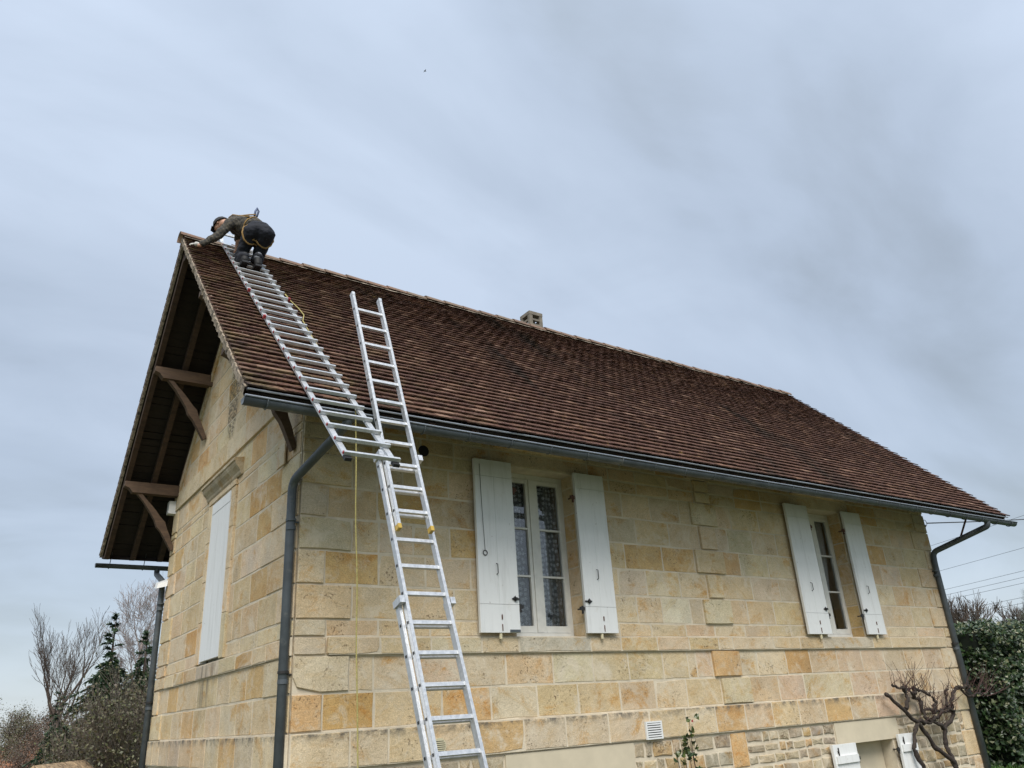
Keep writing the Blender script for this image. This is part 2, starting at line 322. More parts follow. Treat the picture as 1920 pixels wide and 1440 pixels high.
# ---------------------------------------------------------------- house dimensions (ledge = 0)
L, W, OV, VX, ZE, ZR, XE = 11.76, 5.775, .998, .885, 2.821, 6.6236, 12.73
T = (ZR - ZE) / (W / 2 + OV); CS = 1 / math.hypot(1, T); SN = T * CS; SL = (W / 2 + OV) / CS
H0 = V(0, 0, 0)
house = empty('stone_house', (0, 0, 0))
tag(house, 'old cream limestone house with brown tiled gable roof, white shutters and zinc gutters', 'house')
PAL_ = dict(c=(.585, .487, .34), y=(.565, .445, .285), o=(.53, .355, .16), O=(.49, .295, .10), g=(.53, .46, .345), G=(.47, .43, .37), w=(.60, .51, .37), W=(.60, .555, .46), p=(.53, .41, .295))
PAL = {k: tuple(a * (.88 if k in 'oOy' else .80) + b * (.12 if k in 'oOy' else .20) for a, b in zip(v, (.66, .56, .41))) for k, v in PAL_.items()}
def jitc(c, a=.06):
    k = 1 + R_.uniform(-a, a); return tuple(x * k * (1 + R_.uniform(-.03, .03)) for x in c)

def wall_grid(mb, u0, u1, z0, z1, openings, mapf, depth, top=None):
    us = sorted({u0, u1, *[o[0] for o in openings], *[o[1] for o in openings]}); zs = sorted({z0, z1, *[o[2] for o in openings], *[o[3] for o in openings]})
    for a, b in zip(us, us[1:]):
        for c, d in zip(zs, zs[1:]):
            if any(o[0] <= a and b <= o[1] and o[2] <= c and d <= o[3] for o in openings): continue
            for n in (0, depth): mb.add([mapf(a, c, n), mapf(b, c, n), mapf(b, d, n), mapf(a, d, n)], [(0, 1, 2, 3)])
    for (a, b, c, d) in openings:
        for (p, q) in (((a, c), (a, d)), ((b, c), (b, d)), ((a, c), (b, c)), ((a, d), (b, d))):
            mb.add([mapf(*p, 0), mapf(*q, 0), mapf(*q, depth), mapf(*p, depth)], [(0, 1, 2, 3)])
    for p, q in (((u0, z0), (u1, z0)), ((u0, z1), (u1, z1)), ((u0, z0), (u0, z1)), ((u1, z0), (u1, z1))):
        mb.add([mapf(*p, 0), mapf(*q, 0), mapf(*q, depth), mapf(*p, depth)], [(0, 1, 2, 3)])
OP1 = (2.53, 3.52, .835, 2.80); OP2 = (8.17, 9.14, .835, 2.80); OPB = (8.12, 9.22, -1.6, -.62)
OPG = (2.42, 3.32, .835, 2.88)
fmap = lambda u, z, n: (u, .0022 + n, z)
gmap = lambda u, z, n: (.0022 + n, u, z)
mb = MB(); wall_grid(mb, .012, L - .012, -1.6, 3.52, [OP1, OP2, OPB], fmap, .42); mb.box(.34, 11.38, -.031, 0, .664, .826).box(.002, L - .002, -.029, 0, -.316, -.004); front = mb.build('front_wall', 'mortar', house)
mb = MB(); wall_grid(mb, .44, W - .012, -1.6, 3.34, [OPG], gmap, .42)
mb.add([gmap(.012, -1.6, 0), gmap(.44, -1.6, 0), gmap(.44, 3.34, 0), gmap(.012, 3.34, 0)], [(0, 1, 2, 3)])
zt = lambda y: ZE + T * (OV + min(y, W - y)) - .262     # underside of the rafters
for n in (0, .42):
    mb.add([gmap(.012, 3.34, n), gmap(W - .012, 3.34, n), gmap(W - .012, zt(W), n), gmap(W / 2, zt(W / 2), n), gmap(.012, zt(0), n)], [(0, 1, 2, 3, 4)])
mb.box(-.021, 0, .02, W - .65, .664, .826).box(-.029, 0, .002, W - .002, -.316, -.004); gable = mb.build('gable_wall', 'mortar', house)
mb = MB().box(.43, L - .43, W - .43, W - .01, -1.6, 3.52); mb.build('rear_wall', 'mortar', house)
mb = MB(); mb.box(L - .42, L - .006, .44, W - .44, -1.6, 3.4)
mb.add([(L - .42, 0.02, 3.4), (L - .42, W - .02, 3.4), (L - .42, W / 2, zt(W / 2)), (L - .006, 0.02, 3.4), (L - .006, W - .02, 3.4), (L - .006, W / 2, zt(W / 2))], [(0, 1, 2), (3, 5, 4), (0, 3, 4, 1), (1, 4, 5, 2), (2, 5, 3, 0)])
mb.build('far_gable_wall', 'mortar', house)
MB().box(.45, L - .45, 1.9, 2.0, -1.6, 3.3).build('inner_wall', 'dark_room', house)
MB().box(.45, L - .45, .45, W - .45, 3.1, 3.14).build('ceiling', 'dark_room', house)

STONES = []      # (wall, builder, size weight)
def stone_geo(u0, u1, z0, z1, proud, c, mapf, gap=.006, ch=.004, jit=.010, back=-.02, worn=0., dome=0.):
    u0 += gap; u1 -= gap; z0 += gap; z1 -= gap
    def J(): return R_.uniform(0, jit)
    um, zm = (u0 + u1) / 2 + R_.uniform(-.06, .06) * (u1 - u0), (z0 + z1) / 2 + R_.uniform(-.1, .1) * (z1 - z0)
    ring = [[u0 + J(), z0 + J()], [um, z0 + J()], [u1 - J(), z0 + J()], [u1 - J(), zm], [u1 - J(), z1 - J()], [um, z1 - J()], [u0 + J(), z1 - J()], [u0 + J(), zm]]
    if worn:
        k = R_.choice((0, 2, 4, 6)); cu, cz = (u0 + u1) / 2, (z0 + z1) / 2
        ring[k][0] += math.copysign(worn, cu - ring[k][0]); ring[k][1] += math.copysign(worn, cz - ring[k][1])
    cu, cz = sum(p[0] for p in ring) / 8, sum(p[1] for p in ring) / 8
    ins = []
    for p in ring:
        d = math.hypot(cu - p[0], cz - p[1]); k = min(.4, ch * 1.3 / d); ins.append((p[0] + (cu - p[0]) * k, p[1] + (cz - p[1]) * k))
    vs = [mapf(p[0], p[1], back) for p in ring] + [mapf(p[0], p[1], proud - ch) for p in ring] + [mapf(p[0], p[1], proud + (R_.uniform(-dome, dome) if dome else 0)) for p in ins]
    fs = [(i, (i + 1) % 8, 8 + (i + 1) % 8, 8 + i) for i in range(8)] + [(8 + i, 8 + (i + 1) % 8, 16 + (i + 1) % 8, 16 + i) for i in range(8)]
    if dome:
        vs.append(mapf(cu + R_.uniform(-.02, .02), cz + R_.uniform(-.02, .02), proud + dome)); fs += [(16 + i, 16 + (i + 1) % 8, 24) for i in range(8)]
    else: fs.append(tuple(range(16, 24)))
    return MB().add(vs, fs, c)
fst = lambda u, z, n: (u, -n, z)
gst = lambda u, z, n: (-n, u, z)
def stone(wall, u0, u1, z0, z1, proud, c, mapf, **k):
    if u1 - u0 < .03 or z1 - z0 < .03: return
    ctr = V(*mapf((u0 + u1) / 2, (z0 + z1) / 2, 0)) + V(0, 0, Z0); d = ctr - CAM
    nrm = V(*mapf(0, 0, 1)); wgt = (u1 - u0) * (z1 - z0) * abs(d.normalized().dot(nrm)) / d.length_squared
    STONES.append((wgt, wall, stone_geo(u0, u1, z0, z1, proud, c, mapf, **k)))
FC = [
 (-0.32,0,"0.57c 0.96c 1.38y 1.93y 2.53o 3.09g 3.7g 4.34c 4.95y 5.47c 6.03o 6.57y 7.13y 7.72p 8.32o 8.95p 9.52p 10.04g 10.43w 11.27p 11.76c"),
 (0,0.33,"0.3o 0.82O 1.57y 2.15o 2.75g 3.32y 3.95y 4.52p 5.05c 5.68y 6.25c 6.84y 7.39p 8.5w 9.17p 9.96p 10.75p 11.41c 11.76c"),
 (0.33,0.66,"0.56g 0.81c 1.22c 1.78c 2.36g 3y 3.58g 4.13y 4.7y 5.14y 5.29c 5.58w 6.11o 6.47c 7.09c 7.63O 8.27p 8.89p 9.49p 10.07p 10.62p 11.18p 11.76c"),
 (0.66,0.83,"0.32g 0.62y 0.87y 1.44y 2.05g 2.53p 3.55G 4.02c 4.62y 5.18p 5.73y 6.01w 6.84c 7.43y 7.97y 9.24G 9.74y 10.55c 11.39c 11.76c"),
 (0.83,0.99,"0.31g 0.86y 1.45y 2.03c 2.53c 3.52- 4.05c 4.58y 5.19p 5.73y 6.33w 6.83y 7.32y 8.17c 9.14- 9.74c 10.63c 11.46c 11.76c"),
 (0.99,1.32,"0.57y 1.07y 1.74y 2.04c 2.53c 3.52- 4.38c 4.81c 5.32W 5.56c 6.11w 6.45y 7.02y 7.66y 8.17y 9.14- 9.65c 10.6c 11.16c 11.76c"),
 (1.32,1.65,"0.28c 0.86o 1.4c 1.96c 2.53c 3.52- 4.12c 4.59g 5.19c 5.7c 6c 6.63y 7.24g 7.67c 8.17c 9.14- 9.64c 10.19c 10.75y 11.44c 11.76c"),
 (1.65,1.98,"0.56g 0.86c 1.26c 1.71c 2.13o 2.53c 3.52- 4.27y 4.93o 5.54o 6.12y 6.46o 7.07c 7.81c 8.17c 9.14- 9.55y 9.97y 10.54w 11.12y 11.76y"),
 (1.98,2.31,"0.29g 0.84y 1.45o 2.04y 2.53y 3.52- 4.02c 4.51g 5.11y 5.69c 6.02c 6.28g 6.8g 7.35c 7.88y 8.17y 9.14- 9.6c 10.21o 10.77c 11.49c 11.76c"),
 (2.31,2.64,"0.55c 0.84g 1.14c 1.71y 2.06c 2.53c 3.52- 4.31c 4.82c 5.37g 5.57c 6.1g 6.41c 7.03c 7.89c 8.17c 9.14- 9.58c 9.98c 10.49c 11.18c 11.76c"),
 (2.64,2.80,"0.29g 0.79c 1.37y 1.79y 2.04c 2.53c 3.52- 4.13y 4.61y 5.2y 5.7y 6.01c 6.56g 7.17o 7.74y 8.17y 9.14- 9.56y 10.21o 10.77c 11.37c 11.76g"),
 (2.80,2.97,"0.29g 0.79c 1.37y 1.79y 2.28c 3.78w 4.13y 4.61y 5.2y 5.7y 6.01c 6.56g 7.17o 7.9y 9.4w 10.21o 10.77c 11.37c 11.76g"),
 (2.97,3.3,"0.53y 0.91y 1.45o 1.94y 2.28c 3.78c 4.36g 5y 5.58o 6.07g 6.95y 7.9y 9.4c 9.9y 10.65o 11.33y 11.76c"),
 (3.3,3.5,"0.28y 0.78y 1.38c 1.88y 2.57c 3.32y 4.03c 4.81y 5.87y 7.04c 8.08y 9.21c 10.46y 11.76c"),
]
for (z0, z1, s) in FC:
    u = 0.0
    for tok in s.split():
        u2, k = float(tok[:-1]), tok[-1]
        if k != '-':
            pr = R_.uniform(.0, .003); kw = {}
            if u == 0 or u2 == 11.76: pr = .018 + R_.uniform(0, .003)          # quoins stand proud
            if z0 >= 0 and z0 != .66 and abs((u + u2) / 2 - (5.83 if z1 - z0 > .2 else 5.87)) < .30 and u2 - u < .62 and u > 5.2 and 5.9 < u2 < 6.3: pr = .034
            if z0 == .66 and u > 0 and u2 < 11.7: pr = .036
            if z0 == -.32: pr = .034
            if z0 == .33 and u == 0: kw['worn'] = .045
            elif R_.random() < .07: kw['worn'] = R_.uniform(.012, .028)
            stone(front, u, u2, z0, z1, pr, jitc(PAL[k]), fst, **kw)
        u = u2
# window heads: small stone cornices over both windows
for (a, b) in ((2.33, 3.72), (7.95, 9.35)):
    stone(front, a, b, 2.99, 3.06, .06, jitc(PAL['c']), fst, ch=.02)
# stone linings of the window openings
for (a, b, c, d) in (OP1, OP2):
    z = c
    for zz in (.99, 1.32, 1.65, 1.98, 2.31, 2.64, d):
        m = lambda q, zz_, n, b=b: (b - n, .012 + q, zz_)
        stone(front, .0, .22, z, zz, .006, jitc(PAL[R_.choice('cyyo')]), m); z = zz
# base of the front wall: rubble with a smooth lintel, a blocked cellar window and ochre blocks
def rubble(x0, x1, z0=-1.58, z1=-.33):
    z = z1
    while z > z0 + .05:
        h = R_.uniform(.11, .20); zb = max(z0, z - h); x = x0
        while x < x1 - .04:
            w = min(R_.uniform(.11, .34), x1 - x)
            if x1 - (x + w) < .09: w = x1 - x
            c = R_.choice([(.36, .31, .225), (.40, .34, .24), (.33, .29, .22), (.43, .36, .25), (.37, .33, .26), (.42, .31, .17)])
            stone(front, x, x + w, zb + R_.uniform(0, .012), z - R_.uniform(0, .012), .006 + R_.uniform(0, .008), jitc(c, .1), fst, gap=.006, ch=.008, jit=.020, dome=.004)
            x += w
        z = zb
rubble(.34, 2.28); rubble(4.07, 5.70); rubble(6.0, 7.85); rubble(9.42, 11.2); rubble(2.28, 4.07, -1.58, -.78); rubble(7.85, 8.10, -1.58, -.64); rubble(9.24, 9.42, -1.58, -.64)
for (a, b, c, d, k) in ((0, .34, -.66, -.33, 'y'), (0, .3, -1.0, -.66, 'c'), (0, .34, -1.58, -1.0, 'y'), (5.70, 6.0, -.74, -.33, 'o'), (5.70, 6.0, -1.15, -.74, 'y'), (5.7, 6.0, -1.58, -1.15, 'c'), (11.32, 11.76, -.62, -.33, 'c'), (11.2, 11.76, -1.0, -.62, 'y'), (11.36, 11.76, -1.3, -1.0, 'c'), (11.2, 11.76, -1.58, -1.3, 'y')):
    stone(front, a, b, c, d, .012, jitc(PAL[k]), fst)
rubble(11.2, 11.32, -.62, -.33); rubble(11.2, 11.36, -1.3, -1.0)
MB().box(2.29, 4.06, -.014, .02, -.77, -.335).build('lintel', 'render_beige', front); MB().box(7.86, 9.41, -.014, .02, -.615, -.335).build('lintel', 'render_beige', front)
MB().box(8.13, 9.21, .20, .24, -1.59, -.63).build('cellar_panel', 'render_beige', house)

GC = [
 (-0.32,0,"5.38c 4.98c 4.39p 3.85p 3.25y 2.63y 2.08y 1.49o 0.89g 0c"),
 (0,0.33,"5.15c 4.55y 3.99c 3.43o 2.86y 2.24y 1.64c 1.09c 0.37y 0y"),
 (0.33,0.66,"5.46c 4.9c 4.34o 3.33c 2.45y 1.94c 1.35y 0.79o 0c"),
 (0.66,0.83,"5.15c 4.61c 4.04y 3.42y 2.4G 1.73c 1.14O 0.7c 0c"),
 (0.83,0.99,"5.23c 4.11c 3.32c 2.42- 2.29c 1.68c 1.08c 0.46c 0c"),
 (0.99,1.32,"5.12c 4.19c 3.63O 3.32c 2.42- 2.02y 1.7y 1.12y 0.51y 0c"),
 (1.32,1.65,"5.14c 4.54y 3.57y 3.32c 2.42- 2.09y 1.45y 0.87o 0y"),
 (1.65,1.98,"5.44c 4.71c 4.2c 3.32y 2.42- 2.18y 1.85y 1.13w 0c"),
 (1.98,2.31,"5.22c 4.6p 4.04c 3.32y 2.42- 2.21y 1.35y 0.84o 0c"),
 (2.31,2.64,"5.4c 4.87o 4.08g 3.32c 2.42- 2.25y 1.68y 1.1O 0.57O 0c"),
 (2.64,2.88,"5.48c 5.11c 4.56y 3.88c 3.32y 2.42- 2.2c 1.45y 0.78w 0c"),
 (2.88,2.97,"5.48c 5.11c 4.56y 3.88c 3.58y 2.2w 1.45y 0.78w 0c"),
 (2.97,3.33,"5.46c 4.83w 4.04y 3.61y 2.14c 1.77c 1.2o 0.58c 0c"),
]
for (z0, z1, s) in GC:
    u = W
    for tok in s.split():
        u2, k = float(tok[:-1]), tok[-1]
        if k != '-':
            pr = R_.uniform(.0, .003); kw = {}
            if u == W: pr = .018 + R_.uniform(0, .003)
            if u2 == 0: pr = .010
            if z0 == .66: pr = .026
            if z0 == -.32: pr = .034
            if R_.random() < .06: kw['worn'] = R_.uniform(.012, .028)
            c = jitc(PAL[k])
            if k == 'c': c = jitc((.61, .505, .35))
            lo, hi = (.019 if u2 == 0 else u2), u
            stone(gable, lo, hi, z0, z1, pr, c, gst, **kw)
        u = u2
# moulded surround of the gable window, its lining, the string course and the triangle above
for (a, b) in ((2.24, 2.42), (3.32, 3.50)):
    for q in range(4): stone(gable, a, b, .84 + q * .51, .84 + (q + 1) * .51, .030, jitc(PAL[R_.choice('cyc')]), gst, ch=.006, gap=.0012, jit=.001)
stone(gable, 2.24, 3.50, 2.885, 2.975, .032, jitc(PAL['w']), gst)
u = .0
for w in (.9, 1.1, .8, 1.2, .9, .87): stone(gable, u, min(W, u + w), 3.335, 3.62, .032, jitc(PAL[R_.choice('ccw')]), gst, gap=.002, jit=.002); u += w
z = 3.62
while z < zt(W / 2) - .12:
    z1 = z + .31; y0 = max(0, W / 2 - (zt(W / 2) - z1) / T) if z1 < zt(W / 2) else W / 2 - .1
    y0 = max(.0, y0); y1 = W - y0; u = y0 + .005
    while u < y1 - .02:
        w = R_.uniform(.38, .8); e = min(u + w, y1)
        if y1 - e < .2: e = y1
        stone(gable, u, e, z, z1, R_.uniform(0, .003), jitc(PAL[R_.choice('cccyyyowg')]), gst); u = e
    z = z1
# flat stone band following the rake
for sgn in (-1, 1):
    mb = MB(); yA = W / 2 + sgn * (W / 2 - .01); 
    for q in range(9):
        a, b = q / 9, (q + 1) / 9; ya, yb = yA + (W / 2 - yA) * a, yA + (W / 2 - yA) * b
        if q == 8: yb = W / 2 + sgn * .004
        mb.add([(x, y_, z_) for x in (-.03, .012) for (y_, z_) in ((ya, zt(ya) - .17), (yb, zt(yb) - .17), (yb, zt(yb) - .002), (ya, zt(ya) - .002))], [(0, 1, 2, 3), (0, 1, 5, 4), (4, 5, 6, 7), (0, 4, 7, 3), (1, 2, 6, 5), (3, 2, 6, 7)], jitc(PAL['c'], .08))
    mb.build('rake_band', 'limestone', gable)
# emit: the 300 blocks that show largest are objects of their own, the rest one part per wall
STONES.sort(key=lambda s: -s[0]); rest = {}
NB = 0; NRB = 0
for wgt, wall, g in STONES:
    rub = len(g.v) == 25
    if (rub and NRB < 160) or (not rub and NB < 300):
        if rub: NRB += 1
        else: NB += 1
        o = g.build('rubble_stone' if rub else 'stone_block', 'rubble' if rub else 'limestone', wall)
    else:
        rest.setdefault((wall.name, rub), (wall, MB()))[1].add(g.v, g.f, g.c[0])
for (wn_, rub), (wall, g) in rest.items():
    tag(g.build('small_rubble' if rub else 'stone_blocks', 'rubble' if rub else 'limestone', wall), kind='stuff')

# gable cornice over the window
prof = [(0, 2.955), (.03, 2.955), (.045, 2.975), (.05, 3.0), (.075, 3.03), (.11, 3.06), (.13, 3.09), (.135, 3.115), (.155, 3.12), (.155, 3.155), (.0, 3.175)]
mb = MB(); n = len(prof)
mb.add([(-p[0] * .8 - .002, y, p[1] + .02) for y in (2.06, 3.62) for p in prof], [(i, (i + 1) % n, n + (i + 1) % n, n + i) for i in range(n)] + [tuple(range(n)), tuple(range(2 * n - 1, n - 1, -1))], (.42, .36, .26))
mb.build('window_cornice', 'limestone', gable)
MB().box(-.05, -.035, .40, .58, 2.62, 2.86, PAL['w']).build('stone_peg', 'limestone', gable)
# ---------------------------------------------------------------- windows and shutters
def hardware_latch(parent, x, y, z, sgn):
    mb = MB(); mb.box(x - .05, x + .05, y - .012, y, z - .008, z + .008)
    mb.add([(x + sgn * .05, y - .006, z), (x + sgn * .01, y - .012, z + .035), (x - sgn * .02, y - .006, z), (x + sgn * .01, y - .012, z - .035), (x + sgn * .01, y, z)], [(0, 1, 2, 3), (0, 1, 4), (1, 2, 4), (2, 3, 4), (3, 0, 4)])
    mb.box(x - .012, x + .012, y - .03, y - .012, z - .014, z + .014); mb.build('latch', 'iron', parent)
def shutter(x0, x1, z0, z1, hinge, label, npl=2, ledge=False):
    sh = empty('shutter', (0, 0, 0), house); sh['label'] = label
    yb, yf = -.055, -.092
    def board(nm, a, b, c, d, f=yf): 
        e = .0014; MB().add([(x, y, z) for (x, y, z) in ((a + .0006, yb, c + .0015), (b - .0006, yb, c + .0015), (b - .0006, yb, d - .0015), (a + .0006, yb, d - .0015), (a + .0006, f + e, c + .0015), (b - .0006, f + e, c + .0015), (b - .0006, f + e, d - .0015), (a + .0006, f + e, d - .0015), (a + .0018, f, c + .0018), (b - .0018, f, c + .0018), (b - .0018, f, d - .0018), (a + .0018, f, d - .0018))],
            [(0, 1, 2, 3), (0, 1, 5, 4), (1, 2, 6, 5), (2, 3, 7, 6), (3, 0, 4, 7), (4, 5, 9, 8), (5, 6, 10, 9), (6, 7, 11, 10), (7, 4, 8, 11), (8, 9, 10, 11)]).build(nm, 'white_paint', sh)
    zt_, zb_ = z1 - .20, z0 + .30
    if ledge: zt_, zb_ = z1, z0
    else: board('rail', x0, x1, zt_, z1); board('rail', x0, x1, z0, zb_)
    for i in range(npl): board('plank', x0 + (x1 - x0) * i / npl, x0 + (x1 - x0) * (i + 1) / npl, zb_, zt_)
    if ledge:
        for zz in (z1 - .24, z0 + .12): board('batten', x0 + .03, x1 - .02, zz, zz + .1, yf - .025)
    sg = 1 if hinge == 'r' else -1; hx = x1 if hinge == 'r' else x0
    if not ledge:
        hardware_latch(sh, hx - sg * .045, yf, z0 + .36, -sg)
        xm = (x0 + x1) / 2
        MB().tube([(xm - .02, yf, z0 + .62), (xm - .02, yf - .03, z0 + .63), (xm - .02, yf - .03, z0 + .73), (xm - .02, yf, z0 + .74)], .005, 6).build('handle', 'iron', sh)
        MB().tube([(xm + .02, yf - .004, z0 + .02), (xm + .02, yf - .006, z0 + .09)], .006, 6).tube([(xm + .02, yf - .004, z0 + .14), (xm + .02, yf - .006, z0 + .19)], .008, 6).build('bolt', 'rusty_iron', sh)
    else:
        MB().tube([(x0 + .10, yf - .012, z1 - .16), (x0 + .10, yf - .012, z1 - .04)], .008, 6).box(x0 + .085, x0 + .115, yf - .01, yf, z1 - .11, z1 - .08).build('bolt', 'iron', sh)
    for zz in (z0 + .28, z1 - .32) if not ledge else (z1 - .2,):
        mb = MB(); mb.box(hx, hx + sg * .07, -.075, -.06, zz - .02, zz + .02) if sg > 0 else mb.box(hx - .07, hx, -.075, -.06, zz - .02, zz + .02)
        mb.tube([(hx + sg * .03, -.068, zz - .06), (hx + sg * .03, -.068, zz + .03)], .014, 8)
        mb.tube([(hx + sg * .03, -.068, zz - .0), (hx + sg * .03, .02, zz - .0)], .009, 6); mb.build('hinge', 'rusty_iron' if zz > 2 else 'iron', sh)
    return sh
s1 = shutter(2.005, 2.523, .862, 2.804, 'r', 'white shutter with hanging pull cord, left of the lace-curtained window')
shutter(3.475, 3.95, .862, 2.80, 'l', 'white shutter on the right of the lace-curtained window')
shutter(7.615, 8.16, .862, 2.80, 'r', 'white shutter with peeling paint, left of the draped window')
shutter(9.09, 9.572, .862, 2.80, 'l', 'white shutter right of the draped window, by the house corner')
shutter(7.62, 8.16, -1.4, -.60, 'r', 'small ledged white cellar shutter', 3, True)
shutter(9.24, 9.68, -1.4, -.56, 'l', 'small ledged white cellar shutter by the vine', 3, True)
MB().tube([(2.075, -.095, 2.74), (2.08, -.1, 2.3), (2.10, -.1, 1.74)], .0028, 5).tube([(2.10 + .028 * math.cos(a * .7), -.1, 1.712 + .028 * math.sin(a * .7)) for a in range(10)], .005, 5).build('pull_cord', 'iron', s1)
MB().box(2.38, 2.515, -.1, -.093, .868, .895).build('metal_strip', 'zinc', s1)
for x in (2.27, 3.70, 7.9, 9.33):
    MB().tube([(x, -.07, .80), (x, -.07, .858)], .018, 8).build('shutter_stop', 'cream_plastic', front)
def window(x0, x1, z0, z1, y, label, curtain):
    w = empty('window', (0, 0, 0), house); w['label'] = label
    def fr(nm, a, b, c, d, yf, yb, m='aged_white_paint'): return MB().box(a, b, yf, yb, c, d).build(nm, m, w)
    f = .045
    fr('frame', x0, x0 + f, z0, z1, y, y + .07); fr('frame', x1 - f, x1, z0, z1, y, y + .07); fr('frame', x0 + f, x1 - f, z1 - .06, z1, y, y + .07); fr('frame', x0 + f, x1 - f, z0, z0 + .055, y - .03, y + .07)
    xm = (x0 + x1) / 2; za, zb = z0 + .06, z1 - .065
    fr('meeting_stile', xm - .045, xm + .045, za, zb, y - .022, y + .05)
    for (a, b) in ((x0 + f + .002, xm - .047), (xm + .047, x1 - f - .002)):
        fr('sash_stile', a, a + .042, za, zb, y - .008, y + .045); fr('sash_stile', b - .042, b, za, zb, y - .008, y + .045)
        fr('sash_rail', a + .042, b - .042, zb - .05, zb, y - .007, y + .044); fr('sash_rail', a + .042, b - .042, za, za + .075, y - .012, y + .044)
        zz = [za + .075 + (zb - .05 - za - .075) * k / 3 for k in range(4)]
        for k in range(3):
            if k: fr('glazing_bar', a + .042, b - .042, zz[k] - .011, zz[k] + .011, y - .004, y + .04)
            MB().add([(a + .042, y + .018, zz[k]), (b - .042, y + .018, zz[k]), (b - .042, y + .018, zz[k + 1]), (a + .042, y + .018, zz[k + 1])], [(0, 1, 2, 3)]).build('pane', 'window_glass', w)
        if curtain == 'lace':
            nx = 24; vs, fs = [], []
            for i in range(nx + 1):
                for zc in (za, zb): vs.append((a + .03 + (b - a - .06) * i / nx, y + .075 + .01 * math.sin(i * 1.3), zc))
            fs = [(2 * i, 2 * i + 2, 2 * i + 3, 2 * i + 1) for i in range(nx)]
            MB().add(vs, fs).build('curtain', 'lace', w, True)
        else:
            nx, nz_ = 26, 10; vs, fs = [], []
            for j in range(nz_ + 1):
                tz = j / nz_; right = b - .02 - (b - a) * (.72 * (1 - tz) ** 1.4 if a > xm else .2)
                for i in range(nx + 1):
                    q = i / nx; vs.append((a + .02 + (right - a - .02) * q, y + .10 + .022 * math.sin(q * 34 + tz * 3) * (1 - .3 * tz), za + (zb - za) * tz))
            for j in range(nz_):
                for i in range(nx): k = j * (nx + 1) + i; fs.append((k, k + 1, k + nx + 2, k + nx + 1))
            MB().add(vs, fs).build('curtain', 'net_curtain', w, True)
    MB().box(x0 + .02, x1 - .02, y - .05, y + .02, z0 - .012, z0 + .0).build('water_bar', 'white_paint', w)
    return w
window(2.53, 3.52, .838, 2.797, .23, 'white casement window with flowered lace curtains', 'lace')
w2 = window(8.17, 9.14, .838, 2.797, .23, 'white casement window with plain draped curtain', 'drape')
MB().add([(8.86, .36, .9), (8.90, .36, .9), (8.78, .40, 1.45), (8.74, .40, 1.45), (8.86, .38, .9), (8.90, .38, .9), (8.78, .42, 1.45), (8.74, .42, 1.45)], [(0, 1, 2, 3), (4, 5, 6, 7), (0, 1, 5, 4), (1, 2, 6, 5), (2, 3, 7, 6), (3, 0, 4, 7)]).build('leaning_stick', 'red_plastic', w2)
# gable window: one closed shutter set inside the opening
gw_ = empty('shutter', (0, 0, 0), house); gw_['label'] = 'tall closed white plank shutter in the gable window'
ys = [2.435, 2.72, 3.0, 3.27]
for a, b in zip(ys, ys[1:]): MB().box(-.030, .01, a + .001, b - .001, .87, 2.72).build('plank', 'white_paint', gw_)
MB().box(-.034, .01, 2.437, 3.268, 2.723, 2.86).build('rail', 'white_paint', gw_)
MB().box(-.024, .06, 3.285, 3.318, .85, 2.87).build('frame', 'white_paint', gw_)
MB().box(.09, .12, 2.43, 3.31, .84, 2.875).build('backing', 'aged_white_paint', gw_)
# vents, alarm box, flood light, wall hole
def disc(mb, c, r, n, y0, y1):
    k = [(c[0] + r * math.cos(2 * math.pi * i / n), c[1] + r * math.sin(2 * math.pi * i / n)) for i in range(n)]
    mb.add([(p[0], y, p[1]) for y in (y0, y1) for p in k], [tuple(range(n)), tuple(range(2 * n - 1, n - 1, -1))] + [(i, (i + 1) % n, n + (i + 1) % n, n + i) for i in range(n)])
vt = empty('wall_vent', (0, 0, 0), house); vt['label'] = 'square white louvred vent grille in the ledge course'
MB().box(4.24, 4.50, -.050, -.036, -.318, -.125).box(4.24, 4.262, -.062, -.05, -.318, -.125).box(4.478, 4.5, -.062, -.05, -.318, -.125).box(4.262, 4.478, -.062, -.05, -.318, -.30).box(4.262, 4.478, -.062, -.05, -.143, -.125).build('frame', 'white_plastic', vt)
MB().box(4.262, 4.478, -.052, -.0505, -.30, -.143).build('dark_back', 'black_plastic', vt)
for k in range(6):
    z = -.288 + k * .0255; MB().add([(4.262, -.0525, z + .012), (4.478, -.0525, z + .012), (4.478, -.064, z - .004), (4.262, -.064, z - .004), (4.262, -.064, z + .006), (4.478, -.064, z + .006)], [(0, 1, 2, 3), (2, 3, 4, 5), (0, 1, 5, 4)]).build('slat_or_slot', 'white_plastic', vt)
vt = empty('wall_vent', (0, 0, 0), house); vt['label'] = 'round cream louvred vent behind the long ladder'
mb = MB(); disc(mb, (1.50, -.20), .075, 24, -.050, -.036); mb.build('rim', 'cream_plastic', vt)
for k in range(6):
    z = -.245 + k * .018; hw = math.sqrt(.065 ** 2 - (z + .20) ** 2); MB().box(1.50 - hw, 1.50 + hw, -.0515, -.0505, z - .0028, z + .0028).build('slat_or_slot', 'black_plastic', vt)  # black strips put the shade inside the vent's slots into colour
mb = MB(); disc(mb, (1.40, 2.83), .065, 20, -.006, .0); mb.build('vent_hole', 'black_plastic', front)
MB().box(-.13, -.012, 5.64, 5.78, 3.30, 3.50).box(-.135, -.13, 5.66, 5.76, 3.32, 3.35).build('alarm_box', 'white_plastic', house)
fl = empty('flood_light', (0, 0, 0), house)
